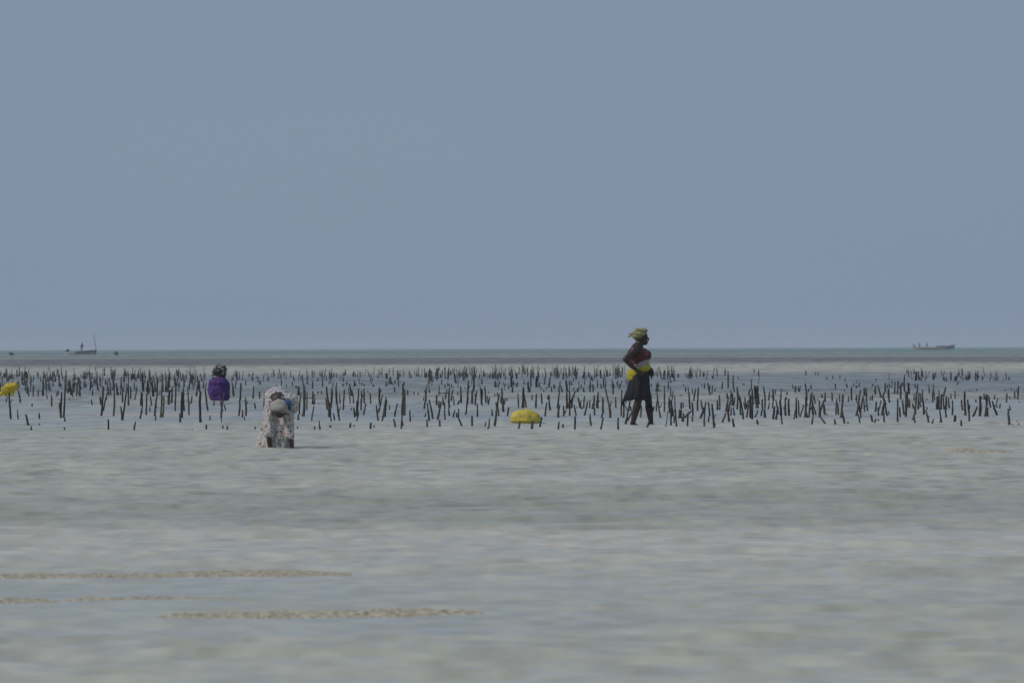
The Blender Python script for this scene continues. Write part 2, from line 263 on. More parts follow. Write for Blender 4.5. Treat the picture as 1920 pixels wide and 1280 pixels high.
# ------------------------------------------------------------------ the stakes of the seaweed plots
# traced per 160-pixel tile of the photograph: top x, top y, foot x, foot y, width in tenths of a pixel or so
TILES = {
0: "180,480,215,1015,36 150,560,120,710,26 370,450,410,715,38 350,840,365,1020,28 515,930,565,1140,42 625,1160,628,1250,36 785,905,788,1020,34 788,1105,788,1140,30 1235,490,1215,1000,40 1300,330,1270,990,36 1190,690,1230,1000,34 1295,980,1305,1085,38 1290,1180,1290,1245,30 645,700,645,785,30 1030,540,1030,780,32 1390,600,1390,650,24 665,330,670,570,28 775,430,760,575,32 865,240,865,560,30 925,500,950,630,24 1150,450,1130,580,30 1175,460,1170,550,24 1450,430,1450,580,28 1530,450,1530,570,24 1560,200,1610,430,50 1610,260,1595,570,44 570,380,575,570,26 980,300,985,460,26 1060,240,1065,370,28 1190,260,1190,370,34 85,100,90,190,50 440,250,470,340,40 515,80,520,200,60",
160: "360,370,315,980,40 300,570,315,770,44 470,420,360,860,28 420,560,410,650,36 550,130,580,400,40 580,380,565,980,36 615,300,640,545,36 750,400,745,700,32 820,460,745,1050,34 705,770,735,1050,34 855,310,865,750,34 720,180,700,430,26 905,370,905,630,30 1045,400,985,645,26 1150,70,1155,480,34 1130,480,1125,780,56 1140,760,1095,1005,34 1230,520,1220,955,34 1245,240,1250,540,32 1300,560,1325,750,30 1295,750,1290,870,24 1335,270,1365,570,44 1440,200,1435,560,36 1430,560,1385,970,36 1530,270,1510,995,36 1570,560,1540,995,34 1410,960,1405,1050,36 1690,440,1665,735,46 1680,210,1680,400,40 455,1030,460,1225,38 1000,1080,975,1245,34 105,250,105,420,28 145,430,140,560,26 120,620,145,750,30 180,170,180,290,30 295,180,300,350,28 405,230,410,330,36",
320: "85,250,90,720,30 95,600,92,855,30 230,480,225,1000,50 255,380,265,860,36 180,900,195,1080,36 345,430,365,955,34 425,550,408,725,32 595,480,600,1080,54 690,420,745,855,34 545,330,510,570,34 575,250,580,470,36 1075,490,1010,1000,38 1000,640,1040,870,30 1070,730,1100,850,30 1015,990,1018,1070,20 870,660,870,765,28 785,965,785,1045,30 715,1130,715,1220,36 1040,1150,1045,1210,36 1135,1155,1130,1230,36 1405,300,1390,640,38 1385,600,1360,965,36 1495,590,1505,975,42 1445,835,1435,990,36 1475,960,1478,1060,24 1240,330,1265,570,44 1310,230,1290,420,30 1665,370,1645,625,32 1680,710,1700,830,34 1175,735,1175,755,30 430,1215,430,1240,24 1690,1170,1690,1225,36 30,380,10,720,36 270,250,270,370,36 420,150,435,280,34 490,200,485,350,28",
480: "70,470,75,610,34 855,380,850,560,46 905,480,865,930,30 850,920,848,1045,34 925,190,960,380,28 960,350,945,970,56 1020,480,1018,860,26 1140,460,1130,735,34 1170,590,1165,735,28 1160,760,1110,1060,30 1410,370,1470,800,36 1395,600,1430,850,36 1520,390,1490,800,44 1475,700,1460,975,40 1500,800,1505,1065,26 1600,370,1620,740,38 1625,700,1670,1045,36 1670,510,1685,720,30 1545,890,1570,1035,30 1265,1060,1285,1235,32 1175,1165,1170,1230,34 830,1165,832,1215,30 1490,1145,1485,1210,50 1240,460,1240,510,30 1310,450,1312,525,30 1250,710,1250,735,30 1135,250,1130,420,30 1335,160,1335,380,26 510,240,510,350,24 80,250,80,330,34 805,350,805,420,36 1615,290,1605,390,26 1465,260,1465,330,26",
640: "60,430,45,650,32 45,640,35,850,34 140,400,180,720,24 165,310,200,560,36 205,430,240,570,36 235,560,245,720,28 195,790,198,860,26 345,400,325,700,32 325,660,320,960,60 240,790,270,990,38 340,930,305,1070,30 405,440,415,600,34 410,560,395,840,34 455,420,460,720,30 490,710,445,940,32 530,450,530,510,24 570,490,585,715,30 760,390,760,650,38 755,600,770,730,36 820,540,735,900,32 700,740,740,1050,34 895,580,815,1060,36 905,640,870,995,42 960,750,962,845,30 1120,710,1060,990,32 1045,1010,1085,1200,36 1230,330,1225,560,42 1265,430,1265,955,42 1235,570,1220,940,50 1215,940,1198,1220,34 1225,1070,1230,1170,40 1370,835,1378,1070,34 1435,940,1435,990,26 1325,440,1330,545,34 1455,470,1455,530,26 1540,490,1540,545,28 955,200,1030,330,32 1055,370,1070,490,32 185,1100,170,1200,44 255,1130,250,1190,30 590,1095,585,1220,46 655,1140,650,1200,32 930,1150,930,1170,34 1650,580,1640,650,22 1695,600,1655,840,36 1700,890,1660,985,30 1700,400,1690,660,36 275,290,275,360,38 110,260,105,340,30 635,330,640,370,34 900,90,910,210,50 1120,60,1120,240,22 1140,250,1140,340,28 1255,270,1250,340,36 450,300,455,360,28 405,280,405,330,28 40,190,40,270,30",
800: "10,700,50,1060,34 45,630,125,1020,36 5,1020,10,1200,36 205,540,200,740,38 245,660,245,800,36 285,680,215,1035,40 320,580,330,740,36 360,690,370,1035,30 260,1030,265,1175,42 250,340,250,550,24 55,410,55,520,32 405,420,375,630,30 455,390,455,800,36 440,800,460,965,36 525,430,490,660,32 540,560,550,740,28 620,480,622,540,30 655,650,625,730,36 680,370,690,710,36 770,390,770,420,30 835,250,805,740,36 800,700,780,935,30 830,590,820,720,36 940,180,930,480,42 910,450,905,715,46 1000,460,970,740,34 1075,380,1105,740,36 1110,410,1095,640,34 1160,370,1185,700,32 1215,550,1235,730,28 1265,580,1240,730,26 1310,830,1315,970,34 1010,720,1015,975,32 560,840,530,1000,32 595,880,605,1000,36 640,810,635,990,34 635,990,715,1195,36 905,965,910,1170,44 1190,1065,1160,1200,30 1255,1000,1255,1200,32 1240,1170,1225,1225,36 1380,680,1410,850,36 1450,520,1410,850,34 1400,830,1360,1175,46 1440,840,1440,980,40 1505,390,1510,650,40 1490,560,1490,700,36 1530,620,1535,885,44 1570,600,1550,750,28 1605,580,1605,650,24 1640,780,1615,985,36 1370,260,1375,400,40 1440,400,1440,430,28 1640,340,1640,420,30 1415,500,1415,580,30 1365,520,1365,580,28 1690,150,1700,400,40 1240,470,1240,510,30 555,170,590,300,36 80,100,80,260,36 300,230,300,330,26 745,180,750,250,34 1100,200,1105,320,30 480,50,485,140,34 1320,90,1330,210,40 1470,100,1480,200,44",
960: "120,500,135,830,30 230,370,215,830,50 245,520,285,810,32 215,740,180,820,30 485,520,475,830,38 585,510,600,720,34 405,550,400,640,30 725,540,718,620,44 740,540,765,855,34 695,690,660,985,34 160,1050,130,1220,40 410,1050,395,1225,50 600,1000,555,1190,36 940,370,945,500,34 950,480,910,830,34 950,740,925,1005,44 975,360,1010,490,36 1080,240,1110,490,42 1095,490,1090,840,40 1150,440,1155,955,36 1270,450,1200,650,34 1200,600,1190,830,40 1170,620,1110,830,50 1080,840,1020,985,36 1030,750,1030,960,34 1240,720,1290,980,34 1300,780,1275,830,28 1265,960,1255,1225,38 945,1075,925,1225,36 1020,1120,1020,1195,40 1325,590,1370,830,36 1380,660,1370,830,28 1400,780,1395,850,40 1450,560,1430,830,30 1510,680,1445,975,36 1560,640,1545,830,30 1645,540,1640,780,36 1620,700,1610,840,44 1650,780,1655,960,36 1555,920,1580,1170,38 1695,640,1690,800,30 325,270,330,500,34 350,370,350,490,46 380,90,380,380,30 500,170,490,390,50 520,100,515,260,30 545,280,550,390,32 580,390,590,420,30 635,440,632,480,30 655,190,650,330,30 690,380,690,420,28 760,200,735,390,34 785,380,800,500,28 840,320,850,410,40 1155,250,1155,340,40 1385,320,1380,420,26 1430,390,1435,480,34 1460,210,1450,330,22 1560,320,1560,480,36 1620,320,1622,480,34 1660,400,1660,430,24 1310,410,1312,480,40 1240,390,1225,470,26 1270,100,1290,220,40 20,260,40,340,40 110,290,90,390,34 15,370,10,500,44 95,90,100,200,34",
1120: "15,490,10,820,38 115,600,115,900,38 110,880,85,1000,36 150,350,240,770,28 280,660,250,830,28 235,760,260,990,50 365,580,368,820,30 120,990,65,1230,36 418,995,420,1225,36 490,440,475,980,30 520,650,520,995,34 310,320,310,540,32 290,340,315,420,30 445,310,445,420,24 75,310,80,410,28 410,250,390,330,26 655,650,560,1130,40 715,830,590,1080,34 740,680,750,780,30 880,740,860,1000,36 665,760,670,880,36 1135,770,1060,1050,38 1050,1040,990,1195,40 1195,310,1185,490,60 1190,480,1265,1000,34 1195,640,1180,880,28 1245,440,1250,490,34 1340,340,1340,880,32 1410,850,1360,1200,18 1460,370,1470,590,26 1435,580,1450,900,36 1460,650,1510,970,50 1520,450,1480,700,24 1480,800,1475,1165,36 1550,540,1555,800,24 1555,780,1590,1195,34 1545,960,1530,1110,34 1680,680,1680,840,40 1660,830,1650,1010,70 1695,980,1700,1100,36 1410,450,1410,480,30 1665,530,1668,555,36 1075,310,1085,390,26 1420,260,1415,420,26 1350,40,1340,160,26 1490,0,1485,150,26 1540,40,1540,260,24 1190,50,1200,160,22 1610,100,1630,180,30 60,30,75,200,36 205,30,205,170,24 370,0,365,130,26 420,20,450,170,26 1150,510,1150,550,24",
1280: "105,380,125,540,26 125,500,150,830,34 190,690,205,960,36 195,960,200,1095,34 190,840,20,1000,44 105,900,95,1190,34 10,690,10,820,28 15,900,5,1095,44 315,375,295,865,34 190,410,205,520,28 260,420,220,655,30 365,640,395,850,32 465,680,430,1000,36 430,780,350,1020,44 430,950,430,1195,36 515,690,545,960,36 535,940,515,1085,36 585,720,620,1000,44 600,900,630,1200,40 660,1120,645,1160,36 665,930,655,980,28 690,650,695,860,36 735,540,745,800,34 740,790,735,860,36 800,280,785,420,32 905,60,905,400,30 1015,150,1020,420,32 1020,400,1035,490,28 500,300,550,540,30 545,340,540,440,26 600,340,585,530,30 650,400,635,480,24 435,310,437,410,30 55,380,60,480,30 20,320,25,370,24 685,10,688,160,24 850,20,850,150,28 150,30,140,160,44 350,20,348,170,24 420,90,418,175,44 590,150,595,210,26 885,510,915,640,38 910,620,860,880,38 860,900,785,1095,38 900,820,930,1085,44 965,420,960,640,28 990,500,995,760,44 960,640,900,880,44 970,780,965,960,34 1045,590,1020,760,28 1010,780,1035,950,34 1000,1010,1035,1195,42 1085,380,1110,620,44 1110,560,1085,850,36 1135,580,1180,830,46 1150,760,1160,940,44 1190,800,1215,1035,36 1240,580,1270,800,32 1220,680,1260,850,26 1320,640,1230,860,34 1370,230,1370,420,26 1345,420,1320,540,40 1385,420,1390,620,36 1350,540,1355,780,46 1400,570,1400,740,46 1310,720,1280,990,40 1350,760,1350,1015,40 1390,740,1390,1025,46 1440,360,1470,720,52 1490,360,1520,720,52 1480,640,1490,830,70 1510,830,1450,985,34 1485,1030,1515,1160,42 1590,620,1600,820,40 1600,780,1570,960,36 1620,370,1640,540,30 1640,470,1645,830,32 1635,820,1640,1000,48 1520,40,1522,160,26 1430,10,1430,90,22 1110,180,1110,220,24",
1440: "30,470,10,660,34 30,680,5,840,30 95,430,110,620,44 140,420,150,540,30 75,540,120,650,34 105,640,95,830,30 130,770,105,1025,44 160,640,200,830,34 200,780,160,1040,38 195,800,205,940,36 265,410,255,640,28 240,650,260,960,50 260,940,285,1160,30 340,620,350,970,40 410,620,420,970,46 360,580,360,630,40 320,780,318,850,30 380,470,382,540,34 320,440,320,470,26 495,330,495,410,26 548,350,548,490,44 600,380,620,480,30 645,350,630,480,28 565,600,570,1000,36 545,850,520,1030,30 605,650,620,960,30 715,740,630,990,34 740,300,775,640,34 760,580,740,990,46 760,860,790,1000,40 820,410,805,480,28 860,340,860,420,34 880,460,880,560,24 860,530,855,680,44 910,550,930,650,50 850,650,820,990,36 890,660,905,960,44 910,760,965,945,34 905,940,875,1140,38 940,640,945,710,30 990,615,992,645,28 1075,520,1085,600,36 1140,490,1140,680,34 1140,600,1050,850,36 1030,660,1030,990,40 1050,820,1030,990,44 1040,960,1150,1110,34 1115,720,1140,950,44 1190,915,1192,965,44 1275,490,1285,670,34 1430,520,1435,680,30 1380,600,1360,960,32 1390,700,1415,965,36 1495,540,1490,680,48 1490,680,1465,990,40 1480,850,1530,1115,38 1330,1010,1345,1130,38 1600,1080,1600,1120,40 1670,380,1672,670,38 1610,550,1605,680,30 1345,300,1350,410,28 1570,310,1585,390,34 1525,430,1525,470,26 755,50,757,140,26 950,80,950,140,20 1000,80,1000,140,22 1175,180,1180,230,26 1295,150,1297,220,24 1435,130,1440,210,22",
1600: "65,520,70,660,32 150,430,110,640,34 120,600,50,975,40 105,700,140,900,36 95,920,130,1100,36 150,780,150,1005,32 215,400,225,560,44 255,400,260,680,36 190,560,155,830,32 205,600,225,870,28 265,680,290,860,34 270,730,180,830,30 340,570,335,660,26 385,530,378,670,34 440,350,440,550,30 420,430,430,500,26 485,340,560,600,34 640,300,640,460,38 640,450,580,580,38 590,540,650,760,50 555,640,500,860,30 610,700,575,960,48 620,680,685,970,38 615,880,620,1090,38 460,670,440,870,40 490,790,505,980,32 700,400,705,600,42 705,590,730,700,38 690,330,680,400,28 710,850,712,930,26 350,930,385,1085,42 455,1000,430,1100,34 500,1020,502,1080,30 835,270,820,540,32 890,270,880,540,32 950,310,950,620,36 985,280,985,370,26 1025,130,1030,480,30 1100,290,1110,540,46 1060,490,1060,800,70 1050,700,1045,985,42 980,630,1015,950,38 1110,620,1125,810,44 890,620,890,1090,36 925,780,940,1005,36 1225,320,1250,400,30 1280,320,1270,520,30 1265,480,1230,960,42 1215,510,1215,640,28 1185,700,1215,830,36 1220,900,1180,1050,34 1210,960,1240,1105,36 1310,500,1295,840,34 1350,500,1350,680,32 1330,690,1345,800,34 1385,430,1390,620,30 1385,600,1410,945,40 1470,780,1475,860,36 1450,840,1510,1100,40 1510,960,1515,1010,36 1600,1020,1575,1115,34 1515,380,1520,520,28 1500,330,1500,370,30 1600,330,1625,640,30 1580,480,1595,690,30 1470,615,1470,650,32 1680,580,1680,845,60 60,340,60,400,34 120,290,110,380,26 1075,30,1075,110,24 1210,10,1210,120,24 1265,70,1260,240,34 1300,70,1310,240,28 1600,100,1600,240,36 385,320,385,360,34 455,210,455,260,26",
1760: "5,430,5,800,26 140,380,80,580,40 55,520,45,830,36 90,590,120,860,36 145,560,140,830,40 135,800,150,1005,38 20,800,60,1110,36 50,1000,25,1090,34 195,590,215,820,36 275,640,270,960,32 245,510,245,610,28 330,460,330,610,26 330,940,315,1100,54 450,1050,460,1160,44 455,640,480,850,34 522,470,525,800,44 525,780,535,960,48 580,630,605,900,38 630,720,610,830,28 605,880,612,1090,38 745,630,740,680,34 830,560,820,970,52 850,570,860,620,30 770,780,675,980,42 905,520,915,630,40 955,530,960,760,50 1000,540,1045,800,34 960,740,925,975,42 970,780,985,975,40 1000,800,1005,840,30 1075,670,1185,965,40 1180,600,1150,730,28 1130,740,1090,840,30 1160,720,1170,800,28 1230,700,1218,830,28 1365,500,1350,690,36 1125,540,1115,630,28 1515,450,1525,610,30 1595,350,1580,620,32 1420,570,1420,610,30 1612,660,1614,690,24 1390,810,1390,960,40 1420,750,1440,880,36 1395,920,1410,1135,54 1480,1115,1482,1140,40 1570,1065,1572,1090,40 1600,1115,1600,1135,34 770,120,780,245,36 625,80,620,220,30 400,90,340,250,34 245,90,245,240,30 1410,170,1410,240,30 390,270,375,330,30 1330,430,1332,470,30 1460,410,1450,460,24 1695,430,1695,460,34 765,420,765,475,26 630,440,630,465,24 95,180,95,240,26 155,190,155,250,30 490,200,488,245,30 880,180,880,240,26 1030,200,1030,250,24 545,130,545,240,24",
}
K = 1707 / 160
stakes = []
for x0, s in TILES.items():
    for t in s.split():
        a, b, c, d, w = map(float, t.split(','))
        stakes.append((x0 + a / K, 690 + b / K, x0 + c / K, 690 + d / K, w / K * 1.04))
stakes.sort(key=lambda q: -math.hypot(q[0] - q[2], q[1] - q[3]) * q[4])
N_IND = 300

wood_mat = noise_mat('dark_wet_wood', [(0.20, (0.020, 0.018, 0.017)), (0.46, (0.038, 0.032, 0.027)), (0.64, (0.080, 0.065, 0.044)), (0.90, (0.17, 0.135, 0.09))], 7, 0.75, (3, 3, 0.6), rnd=0.45)
far_wood_mat = noise_mat('far_wet_wood', [(0.3, (0.028, 0.027, 0.028)), (0.7, (0.08, 0.073, 0.062))], 0.8, 0.8)

def stake_geo(bm, base, top, r, rn, sides=7, rings=6, crook=True, origin=None, sink=0.30):
    """a crooked, tapering stick from below the water to a ragged cut top"""
    o = origin or Vector((0, 0, 0))
    ax = top - base; Lg = ax.length; axn = ax.normalized()
    foot = base - axn * sink
    e1 = axn.orthogonal().normalized(); e2 = axn.cross(e1)
    b1, b2 = rn.uniform(-1, 1), rn.uniform(-1, 1); am = 0.028 * Lg if crook else 0
    loops = []
    def ring(c, rr, jag=0.0):
        vs = []
        for k in range(sides):
            a = 2 * math.pi * k / sides
            q = c + (e1 * math.cos(a) + e2 * math.sin(a)) * rr * rn.uniform(0.86, 1.14) + axn * rn.uniform(-jag, jag)
            vs.append(bm.verts.new(q - o))
        return vs
    for i in range(rings + 1):
        t = i / rings
        off = (e1 * b1 + e2 * b2) * am * math.sin(t * math.pi * rn.uniform(0.9, 1.1)) + e1 * rn.uniform(-.3, .3) * am
        if i == 0: loops.append(ring(foot, r * 1.05))
        loops.append(ring(base + ax * t + off * (0 if i == 0 else 1), r * (1.12 - 0.30 * t) * rn.uniform(0.9, 1.1), r * 0.9 if i == rings else 0))
    for A, B in zip(loops[:-1], loops[1:]):
        for k in range(sides): bm.faces.new((A[k], A[(k + 1) % sides], B[(k + 1) % sides], B[k]))
    bm.faces.new(loops[-1]); bm.faces.new(loops[0][::-1])

rows = []
for i, (xt, yt, xb, yb, w) in enumerate(stakes):
    rn = random.Random(1000 + i)
    B = at(xb, yb); T = at_y(xt, yt, B.y)
    T = T + Vector((0, rn.uniform(-0.10, 0.10) * (T - B).length, 0))
    r = w / (2 * F_PX / B.y)
    rows.append((B, T, r, rn, xt, yt, xb, yb))
ORD = ['first', 'second', 'third', 'fourth', 'fifth', 'sixth', 'seventh', 'eighth', 'ninth', 'tenth', 'eleventh', 'twelfth', 'thirteenth', 'fourteenth', 'fifteenth', 'sixteenth', 'seventeenth', 'eighteenth', 'nineteenth', 'twentieth'] + \
      ['twenty-' + w for w in 'first second third fourth fifth sixth seventh eighth ninth'.split()] + ['thirtieth'] + ['thirty-' + w for w in 'first second third fourth fifth sixth seventh eighth ninth'.split()]
ZONES = [(-99, 410, 'left of purple-clad person'), (410, 517, 'between purple-clad and bending persons'), (517, 987, 'between bending person and yellow sack'), (987, 1203, 'between yellow sack and walking person'), (1203, 9999, 'right of walking person')]
ROWS = [(788.5, 9999, 'nearest row'), (780, 788.5, 'second row'), (768, 780, 'third row'), (757, 768, 'fourth row'), (0, 757, 'farther rows')]
cells = {}
for i in range(N_IND):
    B, T, r, rn, xt, yt, xb, yb = rows[i]
    z = next(k for k, q in enumerate(ZONES) if q[0] <= xb < q[1]); rw = next(k for k, q in enumerate(ROWS) if q[0] <= yb < q[1])
    cells.setdefault((z, rw), []).append((xb, i))
label_of = {}
for (z, rw), lst in cells.items():
    lst.sort(); n = len(lst)
    for j, (xb, i) in enumerate(lst):
        xt, yt, xb, yb = rows[i][4:]
        ht = (rows[i][1] - rows[i][0]).length
        size = 'stubby' if ht < 0.14 else 'short' if ht < 0.26 else 'tall' if ht > 0.48 else 'dark'
        ang = math.degrees(math.atan2(xt - xb, yb - yt))
        pose = 'leaning right' if ang > 6 else 'leaning left' if ang < -6 else 'upright'
        where = (ORD[j] + ' from left') if j < (n + 1) // 2 or n == 1 else (ORD[n - 1 - j] + ' from right')
        label_of[i] = f"{size} wooden stake {pose}, {where}, {ROWS[rw][2]} {ZONES[z][2]}"
for i in range(N_IND):
    B, T, r, rn = rows[i][:4]
    bm = bmesh.new(); stake_geo(bm, B, T, r, rn, origin=B)
    if rn.random() < 0.22 and (T - B).length > 0.3:      # a stub of a side branch
        p = B + (T - B) * rn.uniform(0.35, 0.75); a = rn.choice((-1, 1))
        stake_geo(bm, p, p + Vector((a * rn.uniform(.03, .06), rn.uniform(-.03, .03), rn.uniform(.06, .13))), r * 0.55, rn, 5, 2, False, origin=B, sink=0.01)
    o = from_bm('wooden_stake', bm, wood_mat); o.location = B
    tag(o, label_of[i], 'stake', 'stakes of the seaweed plots')
# the small far ones as one mass
bm = bmesh.new()
for i in range(N_IND, len(rows)):
    B, T, r, rn = rows[i][:4]; stake_geo(bm, B, T, r, rn, 5, 3)
rn = random.Random(99)
def far_field(x0, x1, y0, y1, n, hmin, hmax):
    for _ in range(n):
        px = rn.uniform(x0, x1); py = y0 + (y1 - y0) * rn.random()
        if 386 < px < 434 and py > 700: continue
        B = at(px, py); h = rn.uniform(hmin, hmax) * (0.6 if rn.random() < .4 else 1)
        stake_geo(bm, B, B + Vector((rn.gauss(0, .10) * h, rn.gauss(0, .1) * h, h)), rn.uniform(0.012, 0.024), rn, 5, 3)
        if rn.random() < .3:
            stake_geo(bm, B + Vector((.05, 0, 0)), B + Vector((.05 + rn.gauss(0, .15) * h, 0, h * rn.uniform(.4, 1))), rn.uniform(0.012, 0.022), rn, 5, 2)
far_field(-30, 420, 704, 716, 190, 0.22, 0.55)
far_field(-30, 420, 715, 742, 120, 0.22, 0.50)
far_field(434, 640, 704, 714, 55, 0.20, 0.42)
far_field(434, 760, 712, 728, 34, 0.12, 0.30)
far_field(640, 800, 701, 709, 44, 0.15, 0.40)
far_field(800, 960, 700, 713, 95, 0.25, 0.50)
far_field(960, 1180, 700, 711, 95, 0.25, 0.55)
far_field(800, 1200, 712, 732, 34, 0.15, 0.35)
far_field(1225, 1345, 703, 712, 24, 0.2, 0.5)
far_field(1700, 1890, 703, 716, 42, 0.10, 0.40)
far_field(1220, 1700, 712, 730, 12, 0.12, 0.3)
o = from_bm('far_stakes', bm, far_wood_mat)
tag(o, 'distant crowd of small dark stakes across the water behind the nearer rows', 'stakes', kind='stuff')

# ------------------------------------------------------------------ ropes between stakes
rope_mat = noise_mat('weedy_rope', [(0.3, (0.04, 0.045, 0.04)), (0.7, (0.09, 0.09, 0.075))], 20, 0.9)
def rope(p, q, sag, label):
    bm = bmesh.new(); n = 24; prev = None
    for i in range(n + 1):
        t = i / n; c = p.lerp(q, t) - Vector((0, 0, sag * 4 * t * (1 - t))); rr = 0.0045 + 0.002 * random.random()
        if 0 < i < n and random.random() < .3: rr *= 2.6          # tufts of weed tied to the line
        vs = [bm.verts.new(c + Vector((0, math.cos(a) * rr, math.sin(a) * rr))) for a in (0, 1.57, 3.14, 4.71)]
        if prev:
            for k in range(4): bm.faces.new((prev[k], prev[(k + 1) % 4], vs[(k + 1) % 4], vs[k]))
        else: bm.faces.new(vs[::-1])
        prev = vs
    bm.faces.new(prev)
    tag(from_bm('rope', bm, rope_mat), label, 'rope', 'lines strung between the stakes')
Y = at(590, 759).y; rope(at_y(574, 745, Y), at_y(588.5, 745.5, Y), 0.01, 'thin line tied between two stakes right of the bending person')
Y = at(845, 757).y; rope(at_y(823, 736, Y), at_y(843, 735.5, Y), 0.01, 'thin line tied between stakes midway from bending person to yellow sack')
Y = at(1720, 757).y; rope(at_y(1664, 757, Y), at_y(1684, 756, Y), 0.01, 'thin low line between leaning stakes at far right')

# ------------------------------------------------------------------ soft bodies: overlapping shapes fused into one skin
def cap_geo(bm, p, q, r1, r2, seg=12, sx=1.0):
    p, q = Vector(p), Vector(q); ax = q - p; Lg = ax.length; z = ax.normalized() if Lg > 1e-6 else Vector((0, 0, 1))
    e1 = z.orthogonal().normalized(); e2 = z.cross(e1); loops = []
    prof = [(-math.pi / 2 * (1 - k / 4), 0) for k in range(1, 5)] + [(math.pi / 2 * k / 4, 1) for k in range(0, 4)]
    for a, side in prof:
        c = p if side == 0 else q; r = r1 if side == 0 else r2
        loops.append([bm.verts.new(c + z * math.sin(a) * r + (e1 * math.cos(t) + e2 * math.sin(t)) * math.cos(a) * r) for t in (2 * math.pi * i / seg for i in range(seg))])
    a = bm.verts.new(p - z * r1); b = bm.verts.new(q + z * r2)
    for A, B in zip(loops[:-1], loops[1:]):
        for k in range(seg): bm.faces.new((A[k], A[(k + 1) % seg], B[(k + 1) % seg], B[k]))
    for k in range(seg):
        bm.faces.new((a, loops[0][(k + 1) % seg], loops[0][k])); bm.faces.new((b, loops[-1][k], loops[-1][(k + 1) % seg]))
def ell_geo(bm, c, r, rot=None):
    m = Matrix.Translation(c) @ (rot.to_matrix().to_4x4() if rot else Matrix()) @ Matrix.Diagonal((*r, 1))
    bmesh.ops.create_icosphere(bm, subdivisions=3, radius=1, matrix=m)
def fuse(name, parts, mat, parent, voxel=0.012, smooth=6, wrinkle=None):
    """parts: ('c', p, q, r1, r2) tapered limbs and ('e', centre, radii[, euler]) lumps -> one continuous mesh"""
    bm = bmesh.new()
    for pt in parts:
        if pt[0] == 'c': cap_geo(bm, *pt[1:])
        else: ell_geo(bm, *pt[1:])
    me = bpy.data.meshes.new(name); bm.to_mesh(me); bm.free()
    o = bpy.data.objects.new(name, me); COL.objects.link(o)
    md = o.modifiers.new('fuse', 'REMESH'); md.mode = 'VOXEL'; md.voxel_size = voxel
    ms = o.modifiers.new('soft', 'SMOOTH'); ms.iterations = smooth; ms.factor = 0.5
    dg = bpy.context.evaluated_depsgraph_get(); dg.update()
    me2 = bpy.data.meshes.new_from_object(o.evaluated_get(dg))
    bpy.data.objects.remove(o); bpy.data.meshes.remove(me)
    me2.name = name
    if wrinkle:
        nrm = [v.normal.copy() for v in me2.vertices]
        for v, n in zip(me2.vertices, nrm): v.co += n * wrinkle(v.co)
    me2.materials.clear()
    return link(name, me2, mat, parent)
def folds(sx, sy, sz, amp, seed=0.0):
    off = Vector((seed, seed * 1.7, seed * .3))
    return lambda c: amp * (noise.noise(Vector((c.x * sx, c.y * sy, c.z * sz)) + off) + 0.5 * noise.noise(Vector((c.x * sx * 2.1, c.y * sy * 2.1, c.z * sz * 2.1)) - off))
def hand(palm, d, n, s=1.0, curl=0.5):
    """palm block with four fingers of unequal length and a thumb at its side; d = finger direction, n = back of the hand"""
    palm, d, n = Vector(palm), Vector(d).normalized(), Vector(n).normalized(); side = d.cross(n).normalized()
    out = [('c', palm - d * .035 * s, palm + d * .03 * s, .026 * s, .028 * s), ('c', palm + side * .018 * s - d * .02 * s, palm + side * .024 * s + d * .03 * s, .02 * s, .018 * s), ('c', palm - side * .018 * s - d * .02 * s, palm - side * .024 * s + d * .03 * s, .02 * s, .018 * s)]
    for k, ln in enumerate((.062, .074, .070, .054)):
        b = palm + d * .045 * s + side * (k - 1.5) * -.019 * s
        m = b + (d * (1 - curl * .3) - n * curl * .6).normalized() * ln * .5 * s
        e = m + (d * (1 - curl) - n * curl * 1.2).normalized() * ln * .5 * s
        out += [('c', b, m, .0098 * s, .009 * s), ('c', m, e, .009 * s, .0075 * s)]
    b = palm + side * .03 * s - d * .012 * s; m = b + (side * .7 + d * .6 - n * .3).normalized() * .035 * s; e = m + (d * .9 + side * .1 - n * .3).normalized() * .03 * s
    return out + [('c', b, m, .0115 * s, .0105 * s), ('c', m, e, .0105 * s, .0085 * s)]

